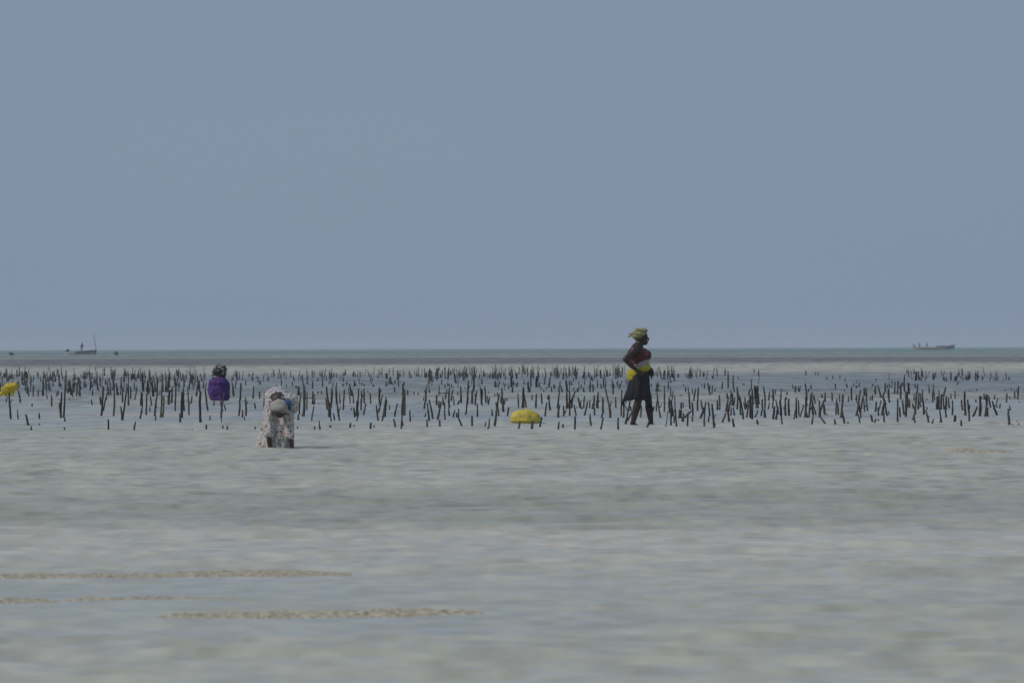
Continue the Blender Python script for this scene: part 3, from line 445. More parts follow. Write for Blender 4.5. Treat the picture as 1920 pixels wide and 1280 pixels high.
skin_mat = noise_mat('dark_brown_skin', [(0.3, (0.032, 0.018, 0.013)), (0.7, (0.052, 0.029, 0.020))], 9, 0.5)
def zband_mat(name, stops, slope=0.0, noise_amp=0.02, rough=0.85, fine=0.12):
    """cloth printed in broad bands along z (tilted by slope in x)"""
    M = MAT(name, rough); tc = M.n('TexCoord'); sp = M.n('SeparateXYZ'); M.l(tc.outputs['Object'], sp.inputs[0])
    a = M.n('Math', operation='MULTIPLY_ADD'); a.inputs[1].default_value = -slope; M.l(sp.outputs['X'], a.inputs[0]); M.l(sp.outputs['Z'], a.inputs[2])
    nz = M.n('TexNoise', Scale=9, Detail=3); M.l(tc.outputs['Object'], nz.inputs['Vector'])
    b = M.n('Math', operation='MULTIPLY_ADD'); b.inputs[1].default_value = noise_amp; M.l(nz.outputs['Fac'], b.inputs[0]); M.l(a.outputs[0], b.inputs[2])
    lo, hi = stops[0][0], stops[-1][0]
    mr = M.n('MapRange'); mr.inputs['From Min'].default_value = lo; mr.inputs['From Max'].default_value = hi + 0.2; M.l(b.outputs[0], mr.inputs['Value'])
    r = ramp(M, mr.outputs[0], [((z - lo) / (hi + 0.2 - lo), c) for z, c in stops], 'CONSTANT')
    n2 = M.n('TexNoise', Scale=30, Detail=4); M.l(tc.outputs['Object'], n2.inputs['Vector'])
    mm = M.n('Mix', data_type='RGBA', blend_type='MULTIPLY'); mm.inputs['Factor'].default_value = fine * 4
    M.l(r.outputs['Color'], mm.inputs[6]); M.l(n2.outputs['Fac'], mm.inputs[7]); M.l(mm.outputs[2], M.b.inputs['Base Color'])
    return M.m

# ------------------------------------------------------------------ person walking to the right
def loft(name, rings, mat, parent, seg=72, fold=0.0, nf=9, close_top=False, thick=0.006, seed=0):
    """rings of (cx, cy, z, rx, ry) joined to a sheet with folds that deepen downwards"""
    bm = bmesh.new(); loops = []
    n = len(rings)
    for i, (cx, cy, cz, rx, ry) in enumerate(rings):
        t = i / (n - 1); vs = []
        for k in range(seg):
            a = 2 * math.pi * k / seg
            f = 1 + fold * t * (math.sin(nf * a + seed) + .5 * math.sin((nf * 2 + 1) * a + 2 * t + seed * 2)) / max(rx, .05) * .1
            vs.append(bm.verts.new((cx + rx * math.cos(a) * f, cy + ry * math.sin(a) * f, cz(a) if callable(cz) else cz)))
        loops.append(vs)
    for A, B in zip(loops[:-1], loops[1:]):
        for k in range(seg): bm.faces.new((A[k], B[k], B[(k + 1) % seg], A[(k + 1) % seg]))
    if close_top: bm.faces.new(loops[0])
    bmesh.ops.recalc_face_normals(bm, faces=bm.faces)
    o = from_bm(name, bm, mat, parent)
    md = o.modifiers.new('cloth', 'SOLIDIFY'); md.thickness = thick; md.offset = -1
    return o

base = at(1205, 797) - Vector((0, 0, .022)); Yw = base.y
p = empty('person', base); p.scale = (1.03, 1.0, 1.014)
tag(p, 'person in yellow-green headwrap and navy skirt walking through the stakes', 'person')
rarm = hand((-0.055, -0.185, 0.905), (0.9, 0.15, -0.55), (-0.1, -1, 0.1), 1.0, 0.5)
larm = hand((0.165, 0.06, 0.915), (0.25, -0.75, -0.5), (0.9, 0.3, 0.3), 1.0, 0.9)
body = [('e', (-.075, 0, .88), (.155, .165, .15)), ('c', (-.05, 0, .95), (-.04, 0, 1.12), .14, .13), ('e', (-.05, 0, 1.19), (.145, .16, .14)), ('c', (-.10, -.10, 1.27), (-.10, .10, 1.27), .085, .085),
        ('c', (-.14, -.17, 1.275), (-.14, -.18, 1.26), .072, .07), ('c', (-.10, .17, 1.275), (-.10, .18, 1.26), .072, .07),
        ('e', (.075, -.075, 1.185), (.075, .072, .075)), ('e', (.075, .075, 1.185), (.075, .072, .075)),
        ('c', (-.09, 0, 1.30), (-.03, 0, 1.42), .090, .066), ('c', (-.10, -.10, 1.30), (-.06, -.02, 1.36), .06, .055), ('c', (-.10, .10, 1.30), (-.06, .02, 1.36), .06, .055),
        ('e', (.005, 0, 1.525), (.105, .080, .105)), ('c', (.03, 0, 1.455), (.055, 0, 1.425), .062, .042), ('e', (.078, 0, 1.408), (.024, .026, .020)),
        ('c', (.098, 0, 1.525), (.122, 0, 1.482), .011, .018), ('e', (.103, 0, 1.448), (.016, .028, .010)), ('e', (.099, 0, 1.432), (.016, .025, .009)), ('c', (.088, -.035, 1.535), (.088, .035, 1.535), .018, .018),
        ('e', (.068, -.045, 1.485), (.03, .025, .025)), ('e', (.068, .045, 1.485), (.03, .025, .025)),
        ('e', (-.005, -.082, 1.49), (.018, .010, .030)), ('e', (-.005, .082, 1.49), (.018, .010, .030)),
        # right arm, hand on hip
        ('c', (-.145, -.185, 1.265), (-.285, -.275, 1.125), .058, .048), ('c', (-.285, -.275, 1.125), (-.20, -.245, 1.03), .046, .043), ('c', (-.20, -.245, 1.03), (-.085, -.20, .93), .042, .027),
        # left arm across the belly
        ('c', (-.10, .185, 1.265), (-.02, .27, 1.07), .056, .046), ('c', (-.02, .27, 1.07), (.155, .105, .945), .043, .027),
        # near leg pushing off behind, far leg forward
        ('c', (-.10, -.085, .84), (-.055, -.09, .50), .098, .066), ('c', (-.055, -.09, .50), (-.098, -.09, .33), .062, .062), ('c', (-.098, -.09, .33), (-.160, -.09, .075), .068, .040),
        ('c', (-.168, -.09, .075), (-.178, -.09, .05), .037, .032), ('c', (-.165, -.09, .055), (-.085, -.09, .005), .032, .030), ('c', (-.085, -.09, .005), (-.03, -.09, .0), .030, .02),
        ('c', (-.03, .085, .84), (.095, .09, .48), .098, .066), ('c', (.095, .09, .48), (.105, .09, .32), .062, .058), ('c', (.105, .09, .32), (.140, .09, .07), .066, .040),
        ('c', (.130, .09, .03), (.20, .09, .01), .036, .032), ('c', (.20, .09, .01), (.255, .09, .0), .030, .02)] + rarm + larm
HEAD = Vector((-.020, 0, -.028))                   # head carried low on the neck
def lower(parts, zmin=1.40):
    out = []
    for q in parts:
        if q[0] == 'c' and min(q[1][2], q[2][2]) > zmin: q = ('c', Vector(q[1]) + HEAD, Vector(q[2]) + HEAD) + tuple(q[3:])
        elif q[0] == 'e' and q[1][2] > zmin: q = ('e', Vector(q[1]) + HEAD) + tuple(q[2:])
        out.append(q)
    return out
fuse('body', lower(body), skin_mat, p, 0.0075, 4)
eye_mat = noise_mat('eye_white', [(0.3, (0.24, 0.22, 0.20)), (0.7, (0.30, 0.28, 0.25))], 5, 0.3)
pupil_mat = noise_mat('dark_iris', [(0.3, (0.01, 0.008, 0.006)), (0.7, (0.015, 0.01, 0.008))], 5, 0.2)
for sy in (-1, 1):
    bm = bmesh.new(); ell_geo(bm, Vector((.078, sy * .038, 1.507)) + HEAD, (.012, .012, .0085)); e = from_bm('eye', bm, eye_mat, p)
    bm = bmesh.new(); ell_geo(bm, Vector((.086, sy * .042, 1.507)) + HEAD, (.005, .006, .006)); from_bm('iris', bm, pupil_mat, e)
# headwrap: twisted cloth with a knot and loose end behind
M = MAT('olive_headwrap_cloth', 0.85); tc = M.n('TexCoord'); mp = M.n('Mapping'); mp.inputs['Rotation'].default_value = (0, math.radians(35), 0); mp.inputs['Scale'].default_value = (6, 6, 26)
nz = M.n('TexNoise', Scale=1.2, Detail=3); M.l(tc.outputs['Object'], mp.inputs['Vector']); M.l(mp.outputs['Vector'], nz.inputs['Vector'])
M.l(ramp(M, nz.outputs['Fac'], [(0.30, (0.10, 0.11, 0.03)), (0.48, (0.29, 0.29, 0.12)), (0.62, (0.45, 0.45, 0.25))]).outputs['Color'], M.b.inputs['Base Color'])
def wrapfold(c):
    u = (c.z - 1.56) * 0.8 + (c.x + .05) * 0.55
    return 0.006 * math.sin(u * 150 + 3 * noise.noise(c * 9)) + 0.006 * noise.noise(c * 18)
fuse('headwrap', lower([('e', (-.012, 0, 1.585), (.114, .098, .090), Matrix.Rotation(math.radians(-14), 3, 'Y').to_euler()), ('e', (-.055, 0, 1.565), (.105, .094, .108)), ('e', (.02, 0, 1.62), (.085, .085, .055)), ('e', (-.105, 0, 1.545), (.060, .065, .055)), ('c', (-.13, 0, 1.56), (-.175, -.02, 1.555), .034, .022), ('c', (-.175, -.02, 1.555), (-.205, -.03, 1.525), .022, .012), ('c', (-.15, .02, 1.545), (-.19, .03, 1.585), .02, .014)]), M.m, p, 0.008, 4, wrapfold)
# wrapped torso cloth: red above, white crescent, yellow below
top_mat = zband_mat('red_white_yellow_cloth', [(0.6, (0.62, 0.52, 0.03)), (1.045, (0.46, 0.41, 0.40)), (1.135, (0.14, 0.026, 0.030)), (1.25, (0.065, 0.026, 0.021))], 0.28, 0.09)
fuse('torso_wrap', [('e', (-.105, 0, .86), (.155, .175, .17)), ('c', (-.055, 0, .95), (-.045, 0, 1.10), .160, .145), ('e', (-.055, 0, 1.19), (.178, .170, .145)), ('c', (-.10, 0, 1.29), (-.07, 0, 1.355), .10, .078), ('c', (-.10, -.09, 1.262), (-.10, .09, 1.262), .093, .093), ('e', (.072, -.055, 1.185), (.076, .095, .095)), ('e', (.072, .055, 1.185), (.076, .095, .095)), ('c', (-.105, -.12, 1.30), (-.07, -.05, 1.345), .062, .055), ('c', (-.105, .12, 1.30), (-.07, .05, 1.345), .062, .055), ('c', (-.145, -.165, 1.27), (-.185, -.195, 1.225), .074, .066), ('c', (-.10, .17, 1.27), (-.09, .2, 1.22), .074, .066), ('e', (.05, 0, .99), (.085, .11, .10))], top_mat, p, 0.010, 5, folds(9, 9, 22, 0.008, 3))
# skirt blown back a little
navy = noise_mat('navy_skirt_cloth', [(0.3, (0.010, 0.010, 0.017)), (0.7, (0.028, 0.026, 0.036))], 6, 0.85, (2, 2, .5))
def top_z(a):
    x = -.06 + .17 * math.cos(a); return .915 if x > -.06 else .915 + (x + .06) * 1.05
def hem_z(a):
    c = math.cos(a); return .455 - .10 * max(0, -c) ** 3 - .19 * max(0, c) ** 4 + .012 * math.sin(7 * a)
def mid(t): return lambda a: top_z(a) * (1 - t) + hem_z(a) * t
loft('skirt', [(-.062, 0, mid(0), .178, .182), (-.068, 0, mid(.12), .182, .19), (-.075, 0, mid(.3), .188, .195), (-.085, 0, mid(.5), .205, .195), (-.092, 0, mid(.7), .222, .19), (-.095, 0, mid(.88), .240, .18), (-.092, 0, mid(1.0), .252, .17)], navy, p, 120, 0.26, 5, seed=2.1)
fuse('skirt_knot', [('e', (.135, -.03, .90), (.045, .06, .055)), ('c', (.145, -.03, .88), (.15, -.05, .80), .028, .012), ('c', (.14, -.02, .9), (.165, .0, .86), .03, .02)], navy, p, 0.008, 4, folds(30, 30, 30, 0.005, 2))

# ------------------------------------------------------------------ person bent double, hands in the water
base = at(517, 840)
p = empty('person', base)
tag(p, 'person in white floral dress and grey cap bent over with hands in water', 'person')
lh = hand((-.075, -.27, -.02), (0, -.1, -1), (0, -1, 0), 1.0, 0.4); rh = hand((.215, -.26, -.02), (0, -.1, -1), (0, -1, 0), 1.0, 0.4)
fuse('body', [('c', (-.13, .2, -.1), (-.12, .22, .35), .05, .06), ('c', (.10, .2, -.1), (.09, .22, .35), .05, .06), ('c', (-.12, .22, .35), (-.08, .24, .66), .065, .09), ('c', (.09, .22, .35), (.06, .24, .66), .065, .09), ('c', (-.02, .22, .66), (.05, -.12, .62), .14, .13),
               ('c', (.06, -.18, .58), (.065, -.27, .545), .06, .055), ('e', (.065, -.345, .53), (.075, .105, .085), Matrix.Rotation(math.radians(35), 3, 'X').to_euler()), ('e', (.065, -.30, .455), (.055, .05, .05)), ('e', (.065, -.345, .43), (.014, .014, .02)), ('e', (.065, -.315, .415), (.025, .02, .012)),
               ('c', (-.07, -.16, .56), (-.085, -.24, .30), .052, .042), ('c', (-.085, -.24, .30), (-.072, -.265, .03), .043, .030), ('c', (.19, -.16, .56), (.182, -.22, .30), .052, .042), ('c', (.182, -.22, .30), (.22, -.258, .03), .043, .030)] + lh + rh, skin_mat, p, 0.008, 4)
# floral print
M = MAT('white_floral_cloth', 0.85); tc = M.n('TexCoord')
n0 = M.n('TexNoise', Scale=20, Detail=2); M.l(tc.outputs['Object'], n0.inputs['Vector'])
av = M.n('VectorMath', operation='MULTIPLY_ADD'); av.inputs[1].default_value = (.03, .03, .03); M.l(n0.outputs['Color'], av.inputs[0]); M.l(tc.outputs['Object'], av.inputs[2])
def spots(scale, thr, cols, prev):
    vo = M.n('TexVoronoi', Scale=scale); M.l(av.outputs[0], vo.inputs['Vector'])
    sp = M.n('SeparateColor'); M.l(vo.outputs['Color'], sp.inputs[0])
    r = ramp(M, sp.outputs[0], [(k / len(cols), c) for k, c in enumerate(cols)], 'CONSTANT')
    lt = M.n('Math', operation='LESS_THAN'); lt.inputs[1].default_value = thr; M.l(vo.outputs['Distance'], lt.inputs[0])
    pick = M.n('Math', operation='GREATER_THAN'); pick.inputs[1].default_value = 0.35; M.l(sp.outputs[1], pick.inputs[0])
    mu = M.n('Math', operation='MULTIPLY'); M.l(lt.outputs[0], mu.inputs[0]); M.l(pick.outputs[0], mu.inputs[1])
    mx = M.n('Mix', data_type='RGBA'); M.l(mu.outputs[0], mx.inputs['Factor']); M.l(prev, mx.inputs[6]); M.l(r.outputs['Color'], mx.inputs[7]); return mx.outputs[2]
n1 = M.n('TexNoise', Scale=11, Detail=3); M.l(tc.outputs['Object'], n1.inputs['Vector'])
c0 = ramp(M, n1.outputs['Fac'], [(0.32, (0.38, 0.36, 0.40)), (0.47, (0.58, 0.55, 0.51)), (0.58, (0.64, 0.60, 0.55)), (0.70, (0.40, 0.39, 0.27))]).outputs['Color']
c1 = spots(29, 0.42, [(0.32, 0.14, 0.15), (0.44, 0.27, 0.14), (0.18, 0.13, 0.22), (0.22, 0.26, 0.15), (0.45, 0.32, 0.33)], c0)
c2 = spots(40, 0.30, [(0.05, 0.03, 0.07), (0.30, 0.08, 0.07), (0.10, 0.13, 0.20)], c1)
M.l(c2, M.b.inputs['Base Color']); floral = M.m
fuse('dress', [('c', (-.005, .22, .645), (.02, .05, .66), .150, .160), ('c', (.0, .05, .655), (.09, -.12, .60), .155, .13), ('c', (-.055, -.14, .585), (.20, -.15, .57), .085, .082), ('c', (-.035, .12, .52), (-.085, .12, -.05), .125, .185), ('c', (.07, .12, .52), (.09, .12, -.05), .12, .165), ('c', (.02, -.02, .45), (.02, -.06, -.05), .14, .17),
               ('c', (-.065, -.155, .56), (-.075, -.215, .36), .074, .068), ('c', (-.075, -.215, .36), (-.08, -.245, .19), .066, .062), ('c', (.19, -.155, .56), (.18, -.20, .40), .082, .072), ('c', (.18, -.2, .40), (.195, -.235, .17), .070, .062), ('c', (.06, -.075, .44), (.06, -.105, -.05), .13, .16), ('c', (-.16, .08, .1), (-.19, .08, -.05), .08, .09)], floral, p, 0.010, 3, lambda c: folds(14, 14, 5, 0.016, 4)(c) + 0.005 * math.sin(c.x * 75 + 6 * noise.noise(c * 4)) * max(0, min(1, (.5 - c.z) * 3)))
fuse('shawl', [('e', (.20, -.16, .645), (.10, .09, .085)), ('e', (.255, -.16, .57), (.062, .075, .11)), ('e', (.10, -.13, .675), (.10, .08, .06))], floral, p, 0.010, 4, folds(16, 16, 16, 0.012, 9))
cap_mat = noise_mat('grey_cap_cotton', [(0.3, (0.33, 0.30, 0.27)), (0.7, (0.43, 0.395, 0.36))], 12, 0.9)
def trim_below(o, co, no):
    bm = bmesh.new(); bm.from_mesh(o.data)
    bmesh.ops.bisect_plane(bm, geom=bm.verts[:] + bm.edges[:] + bm.faces[:], plane_co=co, plane_no=no, clear_inner=True)
    bm.to_mesh(o.data); bm.free()
band_mat = noise_mat('dark_cap_trim', [(0.3, (0.03, 0.024, 0.026)), (0.7, (0.06, 0.05, 0.05))], 12, 0.9)
cap = fuse('cap', [('e', (.06, -.355, .560), (.122, .100, .092)), ('c', (-.035, -.375, .515), (.150, -.375, .500), .030, .030), ('e', (.065, -.385, .535), (.108, .085, .075))], cap_mat, p, 0.008, 3, folds(14, 14, 14, 0.007, 1))
trim_below(cap, (.06, -.42, .478), (.20, .10, 1))
bm = bmesh.new()      # peak of the cap pointing down in front of the face
pk = []
for i in range(13):
    a = math.pi * (i / 12)
    for j, rr in enumerate((0.0, 1.0)):
        x = .065 + math.cos(a) * .105; z = .474 - rr * math.sin(a) * .020 - .020 * math.cos(a); y = -.385 - .06 * math.sin(a) - rr * .035 * math.sin(a)
        pk.append(bm.verts.new((x, y, z)))
for i in range(12): bm.faces.new((pk[2 * i], pk[2 * i + 1], pk[2 * i + 3], pk[2 * i + 2]))
o = from_bm('cap_peak', bm, band_mat, p); md = o.modifiers.new('t', 'SOLIDIFY'); md.thickness = 0.006
fuse('headscarf', [('e', (.07, -.30, .60), (.115, .085, .075)), ('e', (.155, -.32, .575), (.05, .08, .07))], band_mat, p, 0.008, 4, folds(20, 20, 20, 0.006, 3))
blue_mat = noise_mat('blue_cloth', [(0.3, (0.02, 0.10, 0.24)), (0.7, (0.035, 0.17, 0.36))], 10, 0.8)
fuse('blue_scarf_end', [('e', (.175, -.335, .605), (.045, .06, .050)), ('c', (.19, -.345, .59), (.205, -.33, .52), .03, .016)], blue_mat, p, 0.007, 2, folds(28, 28, 28, 0.013, 6))
white_mat = noise_mat('white_badge', [(0.3, (0.50, 0.47, 0.45)), (0.7, (0.62, 0.58, 0.56))], 30, 0.8)
fuse('badge', [('c', (.045, -.385, .640), (.105, -.385, .632), .017, .013), ('c', (.05, -.39, .628), (.095, -.39, .622), .012, .010)], white_mat, p, 0.006, 2)

# ------------------------------------------------------------------ person crouching in purple, back turned
base = at(410, 751.5)
p = empty('person', base)
tag(p, 'person in purple clothing and dark patterned headscarf crouching among the stakes', 'person')
fuse('body', [('c', (0, .06, .12), (.0, .05, .45), .15, .13), ('c', (-.13, .05, .50), (.13, .05, .50), .075, .075), ('c', (-.01, .03, .52), (-.02, .06, .66), .07, .06), ('e', (-.01, .09, .74), (.085, .105, .115)), ('e', (-.02, .19, .71), (.02, .02, .025)), ('c', (-.17, .04, .50), (-.22, .14, .25), .06, .05), ('c', (-.22, .14, .25), (-.10, .35, .06), .045, .03), ('c', (.17, .04, .50), (.23, .14, .25), .06, .05), ('c', (.23, .14, .25), (.10, .35, .06), .045, .03), ('c', (-.12, .08, .08), (-.16, .42, .30), .10, .075), ('c', (.12, .08, .08), (.16, .42, .30), .10, .075), ('c', (-.16, .42, .30), (-.14, .30, -.05), .06, .045), ('c', (.16, .42, .30), (.14, .30, -.05), .06, .045)]
     + hand((-.08, .40, .03), (.4, .6, -.6), (0, .3, .9), 1, .4) + hand((.08, .40, .03), (-.4, .6, -.6), (0, .3, .9), 1, .4), noise_mat('warm_brown_skin', [(0.3, (0.11, 0.05, 0.03)), (0.7, (0.16, 0.075, 0.045))], 9, 0.5), p, 0.010, 4)
purple = noise_mat('purple_cotton', [(0.3, (0.060, 0.024, 0.155)), (0.7, (0.095, 0.038, 0.215))], 5, 0.85)
fuse('purple_garment', [('e', (-.01, .05, .25), (.245, .21, .26)), ('e', (.02, .03, .45), (.225, .18, .155)), ('e', (0, .05, .08), (.205, .20, .15)), ('c', (-.10, .04, .515), (.13, .04, .52), .095, .095), ('e', (.17, .08, .15), (.115, .17, .16)), ('e', (-.12, .10, .16), (.12, .17, .16)), ('c', (-.18, .04, .48), (-.225, .13, .27), .075, .07), ('c', (.19, .04, .48), (.235, .13, .27), .075, .07)], purple, p, 0.011, 3, lambda c: folds(7, 7, 4, 0.030, 5)(c) + 0.012 * math.sin((c.x * .8 + c.z * .6) * 60 + 7 * noise.noise(c * 5)))
M = MAT('black_white_headscarf', 0.85); tc = M.n('TexCoord'); vo = M.n('TexVoronoi', Scale=11); nz = M.n('TexNoise', Scale=14, Detail=2); M.l(tc.outputs['Object'], vo.inputs['Vector']); M.l(tc.outputs['Object'], nz.inputs['Vector'])
M.l(ramp(M, nz.outputs['Fac'], [(0.0, (0.012, 0.012, 0.016)), (0.50, (0.03, 0.03, 0.035)), (0.56, (0.22, 0.20, 0.19)), (0.64, (0.36, 0.33, 0.32))]).outputs['Color'], M.b.inputs['Base Color'])
fuse('headscarf', [('e', (0.02, .07, .775), (.155, .15, .125)), ('e', (.10, .06, .79), (.11, .12, .11)), ('e', (-.08, .06, .735), (.09, .10, .09)), ('e', (.10, .02, .67), (.10, .09, .08)), ('c', (0.02, .06, .87), (0.0, .05, .915), .035, .018), ('c', (-.13, .04, .68), (-.16, .03, .63), .035, .02)], M.m, p, 0.011, 4, folds(16, 16, 16, 0.020, 7))

# ------------------------------------------------------------------ yellow sack on the sand, yellow bundle on a stake
M = MAT('yellow_woven_plastic', 0.6); tc = M.n('TexCoord')
nz = M.n('TexNoise', Scale=7, Detail=4); M.l(tc.outputs['Object'], nz.inputs['Vector'])
M.l(ramp(M, nz.outputs['Fac'], [(0.28, (0.46, 0.34, 0.045)), (0.5, (0.64, 0.51, 0.05)), (0.72, (0.70, 0.58, 0.15))]).outputs['Color'], M.b.inputs['Base Color'])
wv = M.n('TexNoise', Scale=60, Detail=3); M.l(tc.outputs['Object'], wv.inputs['Vector']); bp = M.n('Bump', Strength=0.35, Distance=0.006); M.l(wv.outputs['Fac'], bp.inputs['Height']); M.l(bp.outputs['Normal'], M.b.inputs['Normal'])
ysack = M.m
base = at(985.5, 793.5)
p = empty('yellow_sack', base); tag(p, 'full yellow woven sack lying in shallow water among the stakes', 'sack')
fuse('bag', [('e', (-.11, .02, .10), (.155, .15, .135)), ('e', (.02, 0, .115), (.17, .15, .135)), ('e', (.13, 0, .09), (.125, .13, .115)), ('e', (-.02, 0, .05), (.25, .16, .075)), ('c', (.20, 0, .08), (.255, -.02, .055), .06, .035)], ysack, p, 0.010, 8, folds(9, 9, 9, 0.009, 8))
fuse('tied_mouth', [('c', (.25, -.02, .07), (.275, -.03, .10), .026, .018), ('c', (.14, -.06, .19), (.235, -.07, .12), .012, .012)], noise_mat('dark_cord', [(0.3, (0.05, 0.035, 0.04)), (0.7, (0.10, 0.07, 0.07))], 15, 0.9), p, 0.007, 2)
Bs = at(20.2, 785.2); q = at_y(17.5, 729, Bs.y)
p = empty('yellow_bundle', q); tag(p, 'bright yellow plastic bundle hanging over a stake at left edge', 'bundle')
M2 = noise_mat('bright_yellow_plastic', [(0.3, (0.40, 0.29, 0.005)), (0.7, (0.68, 0.52, 0.02))], 7, 0.45, bump=0.3)
fuse('plastic_sheet', [('e', (.02, 0, .045), (.13, .10, .075)), ('e', (.10, 0, .055), (.075, .09, .075)), ('e', (-.06, 0, -.005), (.10, .08, .075)), ('c', (-.10, 0, -.04), (-.18, -.01, -.12), .05, .022), ('c', (.06, 0, -.02), (.05, -.03, -.11), .055, .03), ('c', (-.02, .02, -.02), (-.06, .0, -.12), .05, .03)], M2, p, 0.008, 6, folds(16, 16, 10, 0.010, 2))
fuse('torn_corner', [('c', (.145, 0, .10), (.165, .01, .125), .02, .014), ('c', (.15, 0, .02), (.16, 0, -.03), .018, .012)], noise_mat('olive_plastic', [(0.3, (0.12, 0.11, 0.02)), (0.7, (0.2, 0.18, 0.03))], 10, 0.5), p, 0.007, 2)

# ------------------------------------------------------------------ boats on the horizon
def hull(name, Lh, beam, sheer, keel, mat, parent, n=26, thick=0.05):
    """open wooden hull: stations lofted along x; sheer(s) and keel(s) give heights"""
    bm = bmesh.new(); loops = []
    for i in range(n + 1):
        s = i / n; x = (s - .5) * Lh; b = beam / 2 * (1 - abs(2 * s - 1) ** 3.2 * 0.97); zs, zk = sheer(s), keel(s); h = zs - zk
        out = [(-b, zs), (-b * .93, zk + h * .55), (-b * .62, zk + h * .18), (0, zk), (b * .62, zk + h * .18), (b * .93, zk + h * .55), (b, zs)]
        t = min(thick, b * .4); inn = [((b - t), zs), ((b - t) * .9, zk + h * .58), (0, zk + h * .25), (-(b - t) * .9, zk + h * .58), (-(b - t), zs)]
        loops.append([bm.verts.new((x, y, z)) for y, z in out + inn])
    m = len(loops[0])
    for A, B in zip(loops[:-1], loops[1:]):
        for k in range(m): bm.faces.new((A[k], B[k], B[(k + 1) % m], A[(k + 1) % m]))
    bm.faces.new(loops[0]); bm.faces.new(loops[-1][::-1])
    bmesh.ops.recalc_face_normals(bm, faces=bm.faces)
    return from_bm(name, bm, mat, parent, smooth=False)
def strake(name, Lh, beam, sheer, h0, h1, proud, mat, parent, s0=0, s1=1, n=26):
    """band of planking along both sides, following the sheer"""
    bm = bmesh.new()
    for sd in (-1, 1):
        loops = []
        for i in range(n + 1):
            s = s0 + (s1 - s0) * i / n; x = (s - .5) * Lh; b = beam / 2 * (1 - abs(2 * s - 1) ** 3.2 * 0.97) + proud; z = sheer(s)
            loops.append([bm.verts.new((x, sd * y, zz)) for y, zz in ((b, z + h1), (b, z + h0), (b - .08, z + h0), (b - .08, z + h1))])
        for A, B in zip(loops[:-1], loops[1:]):
            for k in range(4): bm.faces.new((A[k], B[k], B[(k + 1) % 4], A[(k + 1) % 4]))
        bm.faces.new(loops[0]); bm.faces.new(loops[-1][::-1])
    bmesh.ops.recalc_face_normals(bm, faces=bm.faces)
    return from_bm(name, bm, mat, parent, smooth=False)
def tube(name, pts, r0, r1, mat, parent):
    bm = bmesh.new(); pts = [Vector(q) for q in pts]; n = len(pts)
    for i in range(n - 1): cap_geo(bm, pts[i], pts[i + 1], r0 + (r1 - r0) * i / (n - 1), r0 + (r1 - r0) * (i + 1) / (n - 1), 8)
    return from_bm(name, bm, mat, parent)
dark_paint = noise_mat('dark_blue_paint', [(0.3, (0.022, 0.028, 0.055)), (0.7, (0.04, 0.045, 0.075))], 2, 0.6)
white_paint = noise_mat('chalky_white_paint', [(0.3, (0.42, 0.43, 0.42)), (0.7, (0.54, 0.54, 0.52))], 1.5, 0.6)
brown_paint = noise_mat('weathered_brown_planks', [(0.3, (0.38, 0.33, 0.25)), (0.7, (0.50, 0.44, 0.34))], 2, 0.7, (.3, 1, 3))
slate = noise_mat('dark_slate_paint', [(0.3, (0.025, 0.04, 0.05)), (0.7, (0.05, 0.065, 0.075))], 2, 0.7)
tarp = noise_mat('grey_tarpaulin', [(0.3, (0.10, 0.10, 0.11)), (0.7, (0.17, 0.165, 0.17))], 3, 0.8)
pole_mat = noise_mat('pale_pole_wood', [(0.3, (0.20, 0.17, 0.15)), (0.7, (0.30, 0.26, 0.23))], 3, 0.8)
shirt_dark = noise_mat('dark_clothes', [(0.3, (0.018, 0.022, 0.028)), (0.7, (0.035, 0.04, 0.05))], 4, 0.9)
shirt_mauve = noise_mat('mauve_clothes', [(0.3, (0.10, 0.08, 0.11)), (0.7, (0.15, 0.12, 0.16))], 4, 0.9)
shirt_green = noise_mat('dull_green_clothes', [(0.3, (0.06, 0.08, 0.07)), (0.7, (0.10, 0.12, 0.10))], 4, 0.9)
